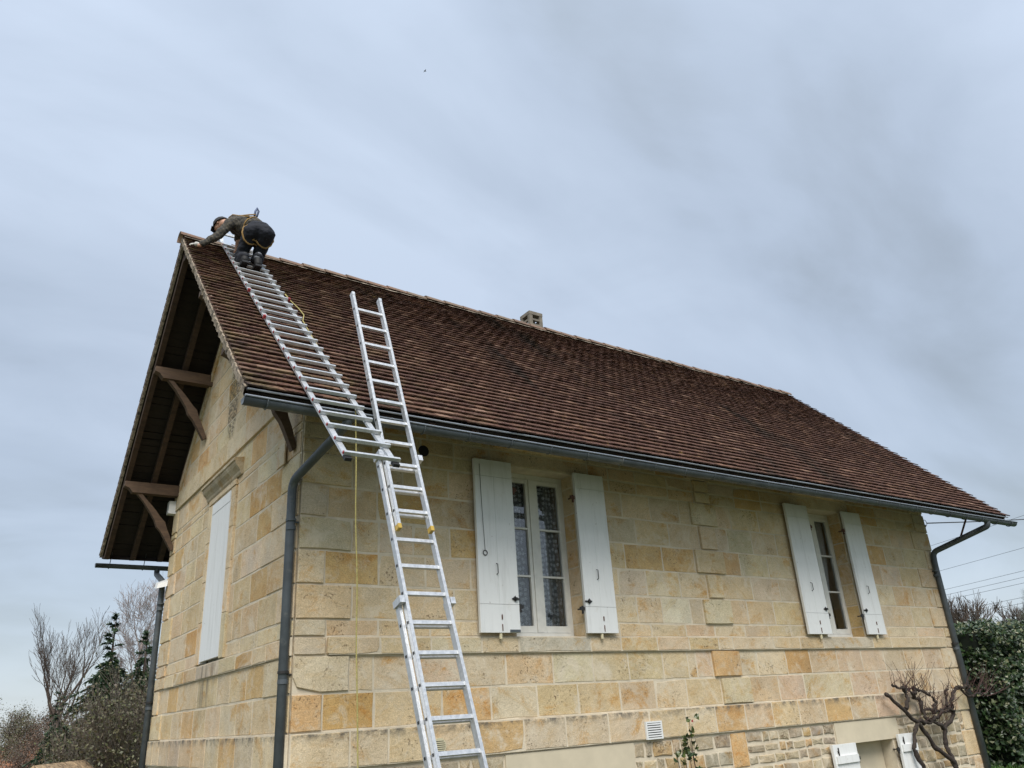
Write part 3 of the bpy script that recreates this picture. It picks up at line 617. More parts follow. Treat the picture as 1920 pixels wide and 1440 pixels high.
MB().add([(-.16, 5.66, 2.20), (-.02, 5.66, 2.26), (-.02, 5.80, 2.30), (-.16, 5.80, 2.24), (-.18, 5.63, 2.13), (-.03, 5.63, 2.17), (-.03, 5.82, 2.22), (-.18, 5.82, 2.16)], [(0, 1, 2, 3), (4, 5, 6, 7), (0, 1, 5, 4), (1, 2, 6, 5), (2, 3, 7, 6), (3, 0, 4, 7)]).build('lamp_head', 'white_plastic', fl)
MB().tube([(-.05, 5.74, 2.24), (0, 5.70, 2.22)], .015, 6).build('bracket', 'rusty_iron', fl)

# ---------------------------------------------------------------- roof
def RP(side, x, s, n):
    """roof point: side 0 front, 1 rear; s metres up the slope from the eave; n above the tile plane"""
    y = -OV + s * CS - n * SN; z = ZE + s * SN + n * CS
    return V(x, y, z) if side == 0 else V(x, W - y, z)
roof = MB()
for side in (0, 1):
    a = [RP(side, x, s, n) for x in (-VX + .06, XE - .06) for s in (.05, SL - .02) for n in (-.030, -.026)]
    roof.add(a, [(0, 1, 3, 2), (4, 6, 7, 5), (0, 4, 5, 1), (2, 3, 7, 6), (0, 2, 6, 4), (1, 5, 7, 3)])
roof = roof.build('roof', 'lath_wood', house)
TW, EX, TL, TT = .172, .1212, .255, .016
def tile_local(rr):
    j = lambda a: rr.uniform(-a, a); w = TW / 2 - .0015
    pts = []
    for (s, n0) in ((0, .0), (TL, -.054)):
        for q in (-1, 0, 1):
            bow = .002 * (1 - q * q) + j(.001)
            for tt in (0, TT + (j(.002) if s == 0 else 0)): pts.append((q * w + j(.0015), s + (j(.003) if s == 0 else 0), n0 + bow + tt))
    # order: s0: (q-1 b,t)(q0 b,t)(q1 b,t), s1: same
    f = [(0, 1, 3, 2), (2, 3, 5, 4), (1, 7, 9, 3), (3, 9, 11, 5), (0, 2, 8, 6), (2, 4, 10, 8), (0, 6, 7, 1), (4, 5, 11, 10), (6, 8, 9, 7), (8, 10, 11, 9)]
    return pts, f
rows = int((SL + .03) / EX) + 1; tiles = []
for side in (0, 1):
    for i in range(rows):
        s0 = -.035 + i * EX; x = -VX - (TW / 2 if i % 2 else 0)
        wv = R_.uniform(0, 6.28)
        while x < XE - .02:
            xc = x + TW / 2; w = 1.0
            if xc - TW / 2 < -VX - .001: xc, w = -VX + TW / 4, .5
            if xc + TW / 2 > XE + .001: xc, w = xc - TW / 4, .5
            ds = .018 * mnoise.noise(V(xc * .5, i * .7 + side * 50, 0)) + R_.uniform(-.004, .004)
            dn = .020 + .008 * mnoise.noise(V(xc * .35, s0 * .5, 3 + side)) + R_.uniform(0, .0025)
            if R_.random() < .02: ds -= R_.uniform(.01, .03); dn += .005
            if s0 + ds + TL > SL + .05: dn -= .004
            tiles.append((side, xc, s0 + ds, dn, R_.uniform(-.012, .012), w, R_.uniform(-.012, .012)))
            x += TW
def tile_pts(tl, pts):
    side, xc, s0, dn, rot, w, roll = tl; c, s_ = math.cos(rot), math.sin(rot); out = []
    for (u, s, n) in pts:
        u *= w; ss = min(s0 + u * s_ + s * c, SL + .01)
        out.append(RP(side, xc + u * c - s * s_, ss, dn + n + u * roll))
    return out
fr_t = [t for t in tiles if t[0] == 0 and t[5] == 1.0]
fr_t.sort(key=lambda t: (RP(0, t[1], t[2], 0) + V(0, 0, Z0) - CAM).length); near = set(id(t) for t in fr_t[:300])
variants = []
for k in range(8):
    p, f = tile_local(R_); m = MB(); m.add(p, f); me = bpy.data.meshes.new('roof_tile'); me.from_pydata(m.v, [], m.f); me.materials.append(MATS['clay_tile']); variants.append(me)
for tl in fr_t[:300]:
    o = bpy.data.objects.new('roof_tile', R_.choice(variants)); col.objects.link(o); o.parent = roof
    side, xc, s0, dn, rot, w, roll = tl
    o_ = RP(0, xc, s0, dn); ax = V(1, 0, 0); ay = V(0, CS, SN); az = V(0, -SN, CS)
    c, s_ = math.cos(rot), math.sin(rot); bx = ax * c + ay * s_; by = ay * c - ax * s_
    bx = (bx + az * roll).normalized(); bz = bx.cross(by).normalized()
    mm = Matrix((bx, by, bz)).transposed().to_4x4(); mm.translation = o_; o.matrix_basis = mm
rest_t = MB()
for tl in tiles:
    if id(tl) in near: continue
    p, f = tile_local(R_); rest_t.add(tile_pts(tl, p), f)
tag(rest_t.build('roof_tiles', 'clay_tile', roof), kind='stuff')
# ridge tiles bedded in mortar
nr = 38; rl = (XE + VX + .04) / nr
for i in range(nr):
    x0 = -VX - .03 + i * rl; mb = MB(); rr = .105 + R_.uniform(-.004, .004); dz = R_.uniform(-.008, .008); n = 8
    for xx, r0 in ((x0 - .02, rr + .010), (x0 + rl, rr - .004)):
        for th in (0, .016):
            for k in range(n + 1):
                a = math.pi * (.04 + .92 * k / n); mb.v.append((xx, W / 2 - math.cos(a) * (r0 - th) * 1.12, ZR - .045 + dz + math.sin(a) * (r0 - th) * .95))
    m = n + 1
    for k in range(n):
        mb.f += [(k, k + 1, 2 * m + k + 1, 2 * m + k), (m + k, m + k + 1, 3 * m + k + 1, 3 * m + k), (k, k + 1, m + k + 1, m + k), (2 * m + k, 2 * m + k + 1, 3 * m + k + 1, 3 * m + k)]; mb.c += [None] * 4
    mb.build('ridge_tile', 'ridge_clay', roof, True)
mb = MB(); n = 150
for sgn in (-1, 1):
    for i in range(n):
        x0 = -VX + (XE + VX) * i / n; x1 = x0 + (XE + VX) / n
        def q(x, k): return (x, W / 2 + sgn * (.10 + k * .045 + .012 * mnoise.noise(V(x * 7, k * 3, sgn))), ZR - .04 - k * .035 + .012 * mnoise.noise(V(x * 9, k * 5, sgn + 4)))
        mb.add([q(x0, 0), q(x1, 0), q(x1, 1), q(x0, 1), q(x0, 1.25), q(x1, 1.25)], [(0, 1, 2, 3), (3, 2, 5, 4)])
mb.build('ridge_mortar', 'verge_mortar', roof)
# crumbling mortar fillets along the verges
for xe, sg in ((-VX, 1), (XE, -1)):
    for side in (0, 1):
        mb = MB(); n = 120; k0 = 0
        for i in range(n + 1):
            s = SL * i / n; w1 = .022 * mnoise.noise(V(i * .9, side, xe)); w2 = .026 * mnoise.noise(V(i * 1.3, side + 5, xe))
            for (dx, nn) in ((.03, -.02), (.004, -.03 + w1 * .3), (.002, -.075 + w2 * .3), (.04, -.08)) if side else ((.045 + w1, .012 + w2 * .5), (-.010 + w2, -.01 + w1), (-.006 + w1, -.085 + w2), (.05, -.09)): mb.v.append(tuple(RP(side, xe + sg * dx, s, nn)))
        for i in range(n):
            for k in range(3): a = i * 4 + k; mb.f.append((a, a + 1, a + 5, a + 4)); mb.c.append(None)
        mb.build('verge_fillet', 'verge_mortar', roof)
# laths under the tiles, rafters, purlins and their curved braces
for side in (0, 1):
    for i in range(rows - 1):
        s = .03 + i * EX; p = [RP(side, x, s + a, n) for x in (-VX + .05, XE - .05) for a in (0, .118 + R_.uniform(-.012, .004)) for n in (-.058 + R_.uniform(-.004, .004), -.032)]
        MB().add(p, [(0, 1, 3, 2), (4, 6, 7, 5), (0, 4, 5, 1), (2, 3, 7, 6), (0, 2, 6, 4), (1, 5, 7, 3)]).build('lath', 'lath_wood', roof)
    xs = [-VX + .06, -.44, -.02] + [.45 + .5 * k for k in range(23)] + [12.1, XE - .1]
    for x in xs:
        p = [RP(side, x + a, s, n) for a in (0, .075) for (s, n) in ((-.03, -.085), (-.03, -.06), (SL - .09, -.18), (SL - .02, -.06), (.05, -.18))]
        MB().add(p, [(0, 1, 3, 2, 4), (5, 6, 8, 7, 9), (0, 1, 6, 5), (1, 3, 8, 6), (3, 2, 7, 8), (2, 4, 9, 7), (4, 0, 5, 9)]).build('rafter', 'old_oak', roof)
def purlin(y, ztop, h, w, xa, xb, nm='purlin', mat='pale_oak'):
    e = .05; vs = []
    for yy in (y - w / 2, y + w / 2): vs += [(xa, yy, ztop), (xa, yy, ztop - h * .45), (xa + .07, yy, ztop - h * .62), (xa + .12, yy, ztop - h), (xb, yy, ztop - h), (xb, yy, ztop)]
    MB().add(vs, [(0, 1, 2, 3, 4, 5), (6, 7, 8, 9, 10, 11)] + [(i, (i + 1) % 6, 6 + (i + 1) % 6, 6 + i) for i in range(6)]).build(nm, mat, roof)
def brace(y, zlow, zhigh, xout, w, bow=.10):
    mb = MB(); n = 10; k = len(mb.v)
    for i in range(n + 1):
        q = i / n; px, pz = -xout * q, zlow + (zhigh - zlow) * q
        nx, nz_ = (zhigh - zlow), xout; l = math.hypot(nx, nz_); nx, nz_ = nx / l, nz_ / l
        b = bow * math.sin(math.pi * q); hw = (.028 + .022 * math.sin(math.pi * min(1, q * 1.25)) + (.02 if .35 < q < .5 else 0)) if i not in (0, n) else .028
        for sg in (-1, 1):
            for yy in (y - w / 2, y + w / 2): mb.v.append((px + nx * (b + sg * hw) - .03, yy, pz + nz_ * (b + sg * hw) * 1.0))
    for i in range(n):
        a = i * 4
        for (p, q_) in ((0, 1), (1, 3), (3, 2), (2, 0)): mb.f.append((a + p, a + q_, a + 4 + q_, a + 4 + p)); mb.c.append(None)
    mb.f += [(0, 1, 3, 2), (n * 4, n * 4 + 1, n * 4 + 3, n * 4 + 2)]; mb.c += [None, None]
    mb.build('brace', 'pale_oak', roof)
for y in (.19, 1.60, W - 1.60, W - .19):
    zp = zt(y) + .005; purlin(y, zp, .17, .13, -VX + .06, .05); brace(y, zp - 1.02, zp - .12, .62, .085, .05 if y > 3 else .10)
    MB().box(L - .1, XE - .08, y - .065, y + .065, zp - .17, zp).build('purlin', 'pale_oak', roof)
MB().box(-VX + .06, .05, W / 2 - .07, W / 2 + .07, zt(W / 2) - .10, zt(W / 2) + .05).build('ridge_beam', 'old_oak', roof)
MB().box(L - .1, XE - .08, W / 2 - .07, W / 2 + .07, zt(W / 2) - .10, zt(W / 2) + .05).build('ridge_beam', 'old_oak', roof)
# zinc eave strips and gutters with brackets
def strip(side):
    MB().tube([RP(side, -VX + .01 + (XE + VX - .03) * k / 40, -.047, -.004 + .005 * mnoise.noise(V(k * .37, side, 2))) for k in range(41)], .009, 6).build('eave_strip', 'zinc_pale', roof)
    mb = MB(); a = [RP(side, x, s, n) for x in (-VX + .03, XE - .04) for (s, n) in ((.02, -.056), (.035, -.056), (.035, -.15), (.02, -.15))]
    mb.add(a, [(0, 1, 2, 3), (4, 5, 6, 7), (0, 1, 5, 4), (1, 2, 6, 5), (2, 3, 7, 6), (3, 0, 4, 7)]); mb.build('fascia_board', 'lath_wood', roof)
strip(0); strip(1)
def gutter(side, y, zr_, x0, x1):
    sg = 1 if side == 0 else -1; r = .060; mb = MB(); ns = 28; n = 10; seg = []
    prof = [(y + sg * r * math.cos(a), zr_ + r * math.sin(a) * 1.05) for a in [math.pi + math.pi * k / n for k in range(n + 1)]]
    roll = arc((prof[0][0], prof[0][1] + .004), .009, math.pi * 1.5, -math.pi * .5, 6)
    prof = roll[:-1] + prof
    m = len(prof)
    xs = [x0 + (x1 - x0) * i / ns for i in range(ns + 1)]
    for i, x in enumerate(xs):
        sag = -.012 * math.sin(math.pi * i / ns) + .004 * mnoise.noise(V(x * 1.1, side, 0)) - .0
        for p in prof: mb.v.append((x, p[0], p[1] + sag))
    for i in range(ns):
        for k in range(m - 1): a = i * m + k; mb.f.append((a, a + 1, a + m + 1, a + m)); mb.c.append(None)
    mb.f += [tuple(range(5, m)), tuple(range(ns * m + 5, ns * m + m))]; mb.c += [None, None]
    g = mb.build('gutter', 'zinc', house, True)
    MB().tube([(x, y - sg * (r + .001), zr_ + .006 - .012 * math.sin(math.pi * i / ns) + .004 * mnoise.noise(V(x * 1.1, side, 0))) for i, x in enumerate(xs)], .0105, 6).build('gutter_rim', 'zinc_pale', g)
    so = g.modifiers.new('t', 'SOLIDIFY'); so.thickness = .003
    for i in range(27):
        x = x0 + .2 + i * (x1 - x0 - .4) / 26; b = MB(); rr = r + .006
        pts = [(x, y + sg * rr * math.cos(a), zr_ - .004 + rr * math.sin(a) * 1.05) for a in [math.pi * .96 + math.pi * 1.0 * k / 9 for k in range(10)]]
        pts.append(tuple(RP(side, x, .10, -.06)))
        b.tube(pts, .006, 4); b.build('gutter_bracket', 'zinc', g)
    return g
gutter(0, -1.05, 2.682, -VX - .03, XE + .08); gutter(1, W + 1.05, 2.682, -VX - .03, XE + .02)
def bend(pts, n=5, r=.12):     # round the corners of a polyline
    pts = [Vector(p) for p in pts]; out = [pts[0]]
    for a, b, c in zip(pts, pts[1:], pts[2:]):
        u, v = (a - b), (c - b); k = min(r, u.length * .45, v.length * .45); p, q = b + u.normalized() * k, b + v.normalized() * k
        for i in range(n + 1): t = i / n; out.append(p * (1 - t) ** 2 + b * 2 * t * (1 - t) + q * t * t)
    out.append(pts[-1]); return out
def downpipe(label, pts, r, collars, strut=None):
    d = empty('downpipe', (0, 0, 0), house); d['label'] = label
    MB().tube(bend(pts), r, 16).build('pipe', 'zinc', d, True)
    x, y = pts[-1][0], pts[-1][1]
    for z in collars:
        MB().tube([(x, y, z - .012), (x, y, z + .012)], r + .008, 16).tube([(x + r * .5, y - r * .5, z - .02), (x + r + .03, y - .012, z - .022)], .010, 6).build('collar', 'iron' if z < 1.9 else 'zinc', d)
        MB().tube([(x, y, z - .10), (x, y, z - .06)], r + .004, 16).build('socket', 'zinc', d)
    if strut: MB().bar(strut[0], strut[1], .03, .012).build('strut', 'rusty_iron', d)
downpipe('zinc downpipe slanting from the front gutter to the house corner', [(.06, -1.045, 2.68), (.05, -1.03, 2.60), (-.065, .055, 2.33), (-.067, .045, 2.0), (-.067, .035, -1.58)], .044, (1.93, .52), None)
downpipe('zinc downpipe with long bent arm at the far house corner', [(11.83, -1.045, 2.68), (11.83, -1.045, 2.56), (11.66, -.075, 2.28), (11.63, -.07, 2.1), (11.60, -.06, -1.58)], .048, (1.95, .72), ((11.98, -.75, 2.95), (11.76, -.55, 2.42)))
downpipe('zinc downpipe at the rear corner beyond the gable', [(.02, W + 1.045, 2.68), (.02, W + 1.045, 2.55), (-.06, W + .09, 2.28), (-.06, W + .07, 2.1), (-.06, W + .04, -1.58)], .044, (1.93, .52))
# chimney with a slotted cap
ch = empty('chimney', (5.80, 3.56, 0), house)
MB().box(-.125, .125, -.125, .125, 5.6, 7.03).build('stack', 'concrete', ch)
cap = MB()
for (z0, z1) in ((7.04, 7.075), (7.15, 7.19), (7.27, 7.34)):
    if z0 == 7.27: cap.box(-.160, .160, -.160, .160, z0, z1)
    else: cap.box(-.152, .152, -.152, -.10, z0, z1).box(-.152, .152, .10, .152, z0, z1).box(-.152, -.10, -.10, .10, z0, z1).box(.10, .152, -.10, .10, z0, z1)
for sx_ in (-1, 1):
    for sy_ in (-1, 1): cap.box(min(sx_ * .085, sx_ * .156), max(sx_ * .085, sx_ * .156), min(sy_ * .085, sy_ * .156), max(sy_ * .085, sy_ * .156), 7.032, 7.272)
cap.build('cap', 'concrete', ch)
# cable anchor at the far corner
MB().tube([(L + .0, .05, 2.78), (L + .10, .05, 2.80)], .03, 8).tube([(L + .14 + .055 * math.cos(a), .05, 2.86 + .055 * math.sin(a)) for a in [k * .52 for k in range(13)]], .005, 5).build('cable_anchor', 'iron', house)

# ---------------------------------------------------------------- ladders
la = empty('extension_ladder', (.28, -2.7, -Z0))
tag(la, 'long aluminium extension ladder leaning on the gutter and rising past the eave', 'ladder')
LO = V(.28, -2.7, -Z0)
D = V(.0214, -.3543, -1).normalized(); Wx = V(1, 0, 0); Nn = Wx.cross(D).normalized(); P0 = V(.229, -.769, 3.969); SP = .2436
def lsub(p): return p - LO
def section(off_x, off_n, w, t0, t1, r0, r1, caps):
    B = P0 + Wx * off_x + Nn * off_n
    for sd_ in (0, 1):
        xo = -.0135 if sd_ == 0 else w + .0135; p, q = lsub(B + Wx * xo + D * t0), lsub(B + Wx * xo + D * t1); mb = MB()
        mb.bar(p, q, .027, .056, Wx)
        st = mb.build('stile', 'alu', la)
        for i in range(r0, r1 + 1):
            e = lsub(B + Wx * (xo + (-.0145 if sd_ == 0 else .0145)) + D * (i * SP)); MB().obox(e, Wx, D, Nn, .002, .010, .011).build('rung_end', 'black_plastic', st)
        for (tq, cm) in caps: MB().obox(lsub(B + Wx * xo + D * tq), Wx, D, Nn, .0155, .022, .030).build('end_cap', cm, st)
    for i in range(r0, r1 + 1):
        a, b = lsub(B + D * (i * SP)), lsub(B + Wx * w + D * (i * SP)); MB().bar(a, b, .028, .030, Nn).build('rung', 'alu', la)
tg = (3.969 + Z0) / abs(D.z)
section(0, 0, .2775, -.21, 10.62 * SP, 0, 10, [(10.66 * SP, 'yellow_plastic'), (-.215, 'alu')])
section(-.034, .0585, .346, 7.55 * SP, tg - .32, 8, 22, [(tg - .33, 'black_plastic')])
section(-.068, .117, .414, 13.15 * SP, tg - .115, 14, 22, [(tg - .11, 'black_plastic')])
for (ox, on, w, tq) in ((-.034, .03, .346, 7.62), (-.068, .088, .414, 13.25)):
    for sd_ in (0, 1):
        xo = -.02 if sd_ == 0 else w + .02; MB().obox(lsub(P0 + Wx * (ox + xo) + Nn * on + D * (tq * SP)), Wx, D, Nn, .022, .028, .062).build('guide_bracket', 'alu', la)
rl_ = empty('roof_ladder', RP(0, -.13, -1.33, .05))
tag(rl_, 'aluminium roof ladder lying up the tiles and hooked over the ridge', 'ladder'); RO = rl_.location.copy()
def RL(x, s, n): return RP(0, x, s, n) - RO
xl, xr_ = -.345, .065; SB = -1.335; ST = SL + .12
for x in (xl, xr_):
    st = MB().bar(RL(x, SB, .062), RL(x, ST, .062), .05, .022, V(1, 0, 0)).build('stile', 'alu', rl_)
    MB().bar(RL(x, SB - .02, .062), RL(x, SB + .04, .062), .056, .028, V(1, 0, 0)).build('foot_cap', 'black_plastic', st)
i = 0
while True:
    s = SB + .03 + i * .2505
    if s > SL - .03: break
    a, b = RL(xl - .032, s, .094), RL(xr_ + .036, s, .094); rg = MB().bar(a, b, .028, .030, V(0, CS, SN)).build('rung', 'alu', rl_)
    if i % 1 == 0:
        big = i in (13, 17); e = .011 if not big else .020
        MB().obox(a + V(-.006, 0, 0), V(1, 0, 0), V(0, CS, SN), V(0, -SN, CS), .003 if not big else .014, e, e).build('rung_cap', 'red_plastic', rg)
        if i == 17: MB().obox(b + V(.008, 0, 0), V(1, 0, 0), V(0, CS, SN), V(0, -SN, CS), .014, e, e).build('rung_cap', 'red_plastic', rg)
    i += 1
for x in (xl, xr_):     # hooks over the ridge
    mb = MB(); mb.bar(RL(x, ST - .02, .062), V(x, W / 2 + .10, ZR + .30) - RO, .05, .022, V(1, 0, 0)); mb.bar(V(x, W / 2 + .09, ZR + .31) - RO, V(x, W / 2 + .26, ZR - .12) - RO, .05, .022, V(1, 0, 0)); mb.build('ridge_hook', 'alu', rl_)
MB().bar(V(xl, W / 2 + .09, ZR + .29) - RO, V(xr_, W / 2 + .09, ZR + .29) - RO, .03, .03).bar(V(xl, W / 2 + .24, ZR - .08) - RO, V(xr_, W / 2 + .24, ZR - .08) - RO, .03, .03).build('hook_bar', 'alu', rl_)

# yellow rope: down the tiles beside the roof ladder, over the gutter, straight to the lawn
pts = [RP(0, .10, 3.15, .10), RP(0, .16, 3.02, .06), RP(0, .21, 2.8, .05), RP(0, .22, 2.55, .05), RP(0, .15, 2.3, .045), RP(0, .12, 1.6, .045), RP(0, .10, .8, .045), RP(0, .085, .1, .05), RP(0, .082, -.05, .04), V(.08, -1.128, 2.75), V(.082, -1.14, 2.70)]
k = 24
for i in range(1, k + 1): pts.append(V(.082 + .11 * (i / k) + .004 * math.sin(i * .9), -1.14 + .004 * math.sin(i * 1.3), 2.70 + (-Z0 + .02 - 2.70) * i / k))
for i in range(40): a = i * .5; pts.append(V(.192 + (.05 + .004 * i) * math.cos(a), -1.2 + (.05 + .004 * i) * math.sin(a), -Z0 + .012 + .0006 * i))
ro = MB().tube(pts, .0065, 6).build('rope', 'rope_yellow', None, True); tag(ro, 'thin yellow rope hanging from the eave down the front wall', 'rope')

# ---------------------------------------------------------------- the roofer
def skin(name, nodes, edges, mat, parent, levels=2, root=0):
    me = bpy.data.meshes.new(name); me.from_pydata([n[0] for n in nodes], edges, []); o = bpy.data.objects.new(name, me); col.objects.link(o)
    m = o.modifiers.new('s', 'SKIN'); m.use_smooth_shade = True
    for i, (v, n) in enumerate(zip(me.skin_vertices[0].data, nodes)):
        r = n[1]; v.radius = (r, r) if not isinstance(r, tuple) else r; v.use_root = (i == root)
    ss = o.modifiers.new('u', 'SUBSURF'); ss.levels = levels; ss.render_levels = levels
    dg = bpy.context.evaluated_depsgraph_get(); dg.update(); m2 = bpy.data.meshes.new_from_object(o.evaluated_get(dg))
    bpy.data.objects.remove(o); m2.name = name; m2.materials.clear(); m2.materials.append(MATS[mat])
    ob = bpy.data.objects.new(name, m2); col.objects.link(ob)
    if parent: ob.parent = parent
    return ob
def blob(name, chains, mat, parent, vox=.013, it=5, fold=0.):
    bm = bmesh.new()
    for chain in chains:
        chain = [(Vector(p), r) for p, r in chain]; dense = []
        for (p, r), (q, r2) in zip(chain, chain[1:]):
            n = max(2, int((q - p).length / (min(r, r2) * .3)))
            dense += [(p.lerp(q, i / n), r + (r2 - r) * i / n) for i in range(n)]
        dense.append(chain[-1])
        for p, r in dense: bmesh.ops.create_icosphere(bm, subdivisions=2, radius=r, matrix=Matrix.Translation(p))
    me = bpy.data.meshes.new(name); bm.to_mesh(me); bm.free(); o = bpy.data.objects.new(name, me); col.objects.link(o)
    m = o.modifiers.new('r', 'REMESH'); m.mode = 'VOXEL'; m.voxel_size = vox; m.use_smooth_shade = True
    m = o.modifiers.new('s', 'SMOOTH'); m.iterations = it; m.factor = .5
    dg = bpy.context.evaluated_depsgraph_get(); dg.update(); m2 = bpy.data.meshes.new_from_object(o.evaluated_get(dg)); bpy.data.objects.remove(o)
    if fold:
        m2.calc_loop_triangles() if 0 else None
        nn = [v.normal.copy() for v in m2.vertices]
        for v, q in zip(m2.vertices, nn): p = v.co; w = mnoise.noise(V(p.x * 9, p.y * 9, p.z * 16)) + .6 * abs(mnoise.noise(V(p.x * 21, p.y * 21 + 7, p.z * 30))); v.co = p + q * fold * w
    m2.name = name; m2.materials.clear(); m2.materials.append(MATS[mat]); m2.polygons.foreach_set('use_smooth', [True] * len(m2.polygons))
    ob = bpy.data.objects.new(name, m2); col.objects.link(ob)
    if parent: ob.parent = parent
    return ob
hipC, hipL, hipR = V(-.115, 1.83, 6.37), V(-.20, 1.84, 6.36), V(-.045, 1.78, 6.345)
kneL, kneR = V(-.255, 2.13, 6.03), V(-.035, 2.10, 6.06)
ftL, ftR = V(-.265, 1.86, 5.815), V(-.085, 1.875, 5.815)
waist, chest, shl, shr = V(-.19, 1.98, 6.50), V(-.325, 2.17, 6.585), V(-.43, 2.10, 6.53), V(-.25, 2.33, 6.66)
neck, head = V(-.41, 2.29, 6.64), V(-.475, 2.38, 6.68)
elbL, hanL = V(-.60, 2.10, 6.26), V(-.80, 2.13, 6.075)
elbR, hanR = V(-.225, 2.42, 6.50), V(-.235, 2.44, 6.345)
person = blob('person', [[(hipC, .10), (waist, .11), (chest, .12), (neck, .055), (head, .088)], [(head, .088), (head + V(-.035, .03, -.05), .066)], [(head + V(-.05, .05, -.05), .03), (head + V(-.075, .07, -.075), .018)], [(chest, .10), (shl, .058), (elbL, .040), (hanL, .030)], [(chest, .10), (shr, .058), (elbR, .044), (hanR, .030)],
     [(hipC, .09), (hipL, .08), (kneL, .052), (ftL + V(0, -.02, .06), .038)], [(hipC, .09), (hipR, .08), (kneR, .052), (ftR + V(0, -.02, .06), .038)]], 'skin', None)
tag(person, 'roofer in navy trousers, checked shirt and harness bent over the ridge', 'person')
trs = blob('trousers', [[(waist + V(.03, -.04, -.04), .120), (hipC + V(0, -.01, -.01), .130)], [(hipC + V(-.05, .0, -.02), .120), (hipL + V(0, .0, -.04), .112), ((hipL + kneL) / 2, .096), (kneL, .082), ((kneL + ftL) / 2 + V(0, -.035, .03), .074), (ftL + V(0, -.02, .085), .060)],
     [(hipC + V(.05, -.03, -.03), .126), (hipR + V(.015, -.02, -.05), .116), ((hipR + kneR) / 2 + V(.015, -.02, 0), .100), (kneR, .082), ((kneR + ftR) / 2 + V(0, -.035, .035), .074), (ftR + V(0, -.02, .15), .060)]], 'navy_cloth', person, .011, 4, .016)
shirt_o = blob('shirt', [[(waist + V(.04, -.06, -.04), .132), (waist, .136), (chest, .140), (neck + V(.03, -.03, -.03), .080)], [(chest, .12), (shl, .080), ((shl + elbL) / 2, .062), (elbL, .055), (elbL + (hanL - elbL) * .82, .042)], [(chest, .12), (shr, .080), ((shr + elbR) / 2, .062), (elbR + V(0, 0, .03), .058)]], 'checked_cloth', person, .011, 4, .014)
for ft, kn in ((ftL, kneL), (ftR, kneR)):
    blob('boot', [[(ft + V(0, -.02, .10), .057), (ft + V(0, -.035, .025), .052), (ft + V(0, .06, .025), .046), (ft + V(0, .15, .035), .038)]], 'boot_leather', person, .01, 3)
    MB().box(-.045, .045, -.09, .16, -.034, -.008).build('sole', 'black_plastic', person, loc=ft)
blob('sock', [[(ftR + V(0, -.022, .075), .050), (ftR + V(0, -.022, .16), .056)]], 'grey_sock', person, .01, 2)
# cap with peak, hair, ear
mb = MB(); n = 12; hd = (head - neck).normalized(); up_ = V(.1, -.2, 1).normalized(); sdv = hd.cross(up_).normalized(); up_ = sdv.cross(hd).normalized(); face = (hd * .6 - up_ * .8).normalized(); crown = (hd * .8 + up_ * .6).normalized(); sdv = face.cross(crown).normalized(); hc = head + V(-.01, .01, -.01)
for j in range(6):
    a = (math.pi / 2) * j / 5
    for i_ in range(n): b = 2 * math.pi * i_ / n; mb.v.append(tuple(hc + crown * (.118 * math.sin(a) - .005) + (face * math.cos(b) * 1.10 + sdv * math.sin(b)) * (.112 * math.cos(a) + .001)))
for j in range(5):
    for i_ in range(n): a, b = j * n + i_, j * n + (i_ + 1) % n; mb.f.append((a, b, b + n, a + n)); mb.c.append(None)
mb.add([hc + crown * .022 + face * .10 + sdv * .08, hc + crown * .022 + face * .10 - sdv * .08, hc + crown * .0 + face * .165 - sdv * .05, hc + crown * .0 + face * .165 + sdv * .05, hc + crown * .030 + face * .10 + sdv * .08, hc + crown * .030 + face * .10 - sdv * .08, hc + crown * .008 + face * .165 - sdv * .05, hc + crown * .008 + face * .165 + sdv * .05], [(0, 1, 2, 3), (4, 5, 6, 7), (0, 1, 5, 4), (1, 2, 6, 5), (2, 3, 7, 6), (3, 0, 4, 7)])
mb.build('cap', 'dark_cloth', person, True)
skin('hair', [(hc + crown * .02 - face * .03, .092), (hc - crown * .04 - face * .05, .075)], [(0, 1)], 'hair', person, 1)
for sg in (-1, 1): skin('ear', [(hc + sdv * sg * .082 + crown * .0, .016), (hc + sdv * sg * .086 - crown * .035, .012)], [(0, 1)], 'skin', person, 1)
def hand(wr, d, pd, mat, nm):
    """glove or hand with palm, four fingers and a thumb lying on the surface: d finger direction, pd back-of-hand normal"""
    sv = d.cross(pd).normalized(); nd = [(wr, .030), (wr + d * .05, .036), (wr + d * .085, .034)]; ed = [(0, 1), (1, 2)]
    h = skin(nm, nd, ed, mat, person, 2)
    for k, ln in enumerate((.060, .072, .068, .052)):
        o_ = sv * (.030 - .020 * k); b = wr + d * .085 + o_
        skin('finger', [(b, .0105), (b + d * ln * .5 - pd * .004, .0100), (b + d * ln * .85 - pd * .022, .0085)], [(0, 1), (1, 2)], mat, h, 1)
    b = wr + d * .035 + sv * .032; skin('thumb', [(b, .0125), (b + d * .028 + sv * .022 - pd * .006, .0115), (b + d * .055 + sv * .030 - pd * .016, .0095)], [(0, 1), (1, 2)], mat, h, 1)
hand(elbL + (hanL - elbL) * .90 + V(0, 0, .0), V(-.86, .42, .10).normalized(), V(0, -SN, CS), 'glove', 'glove')
hand(hanR, V(.0, CS, SN).lerp(V(0, 0, -1), .45).normalized(), V(0, -SN, CS), 'skin', 'hand')
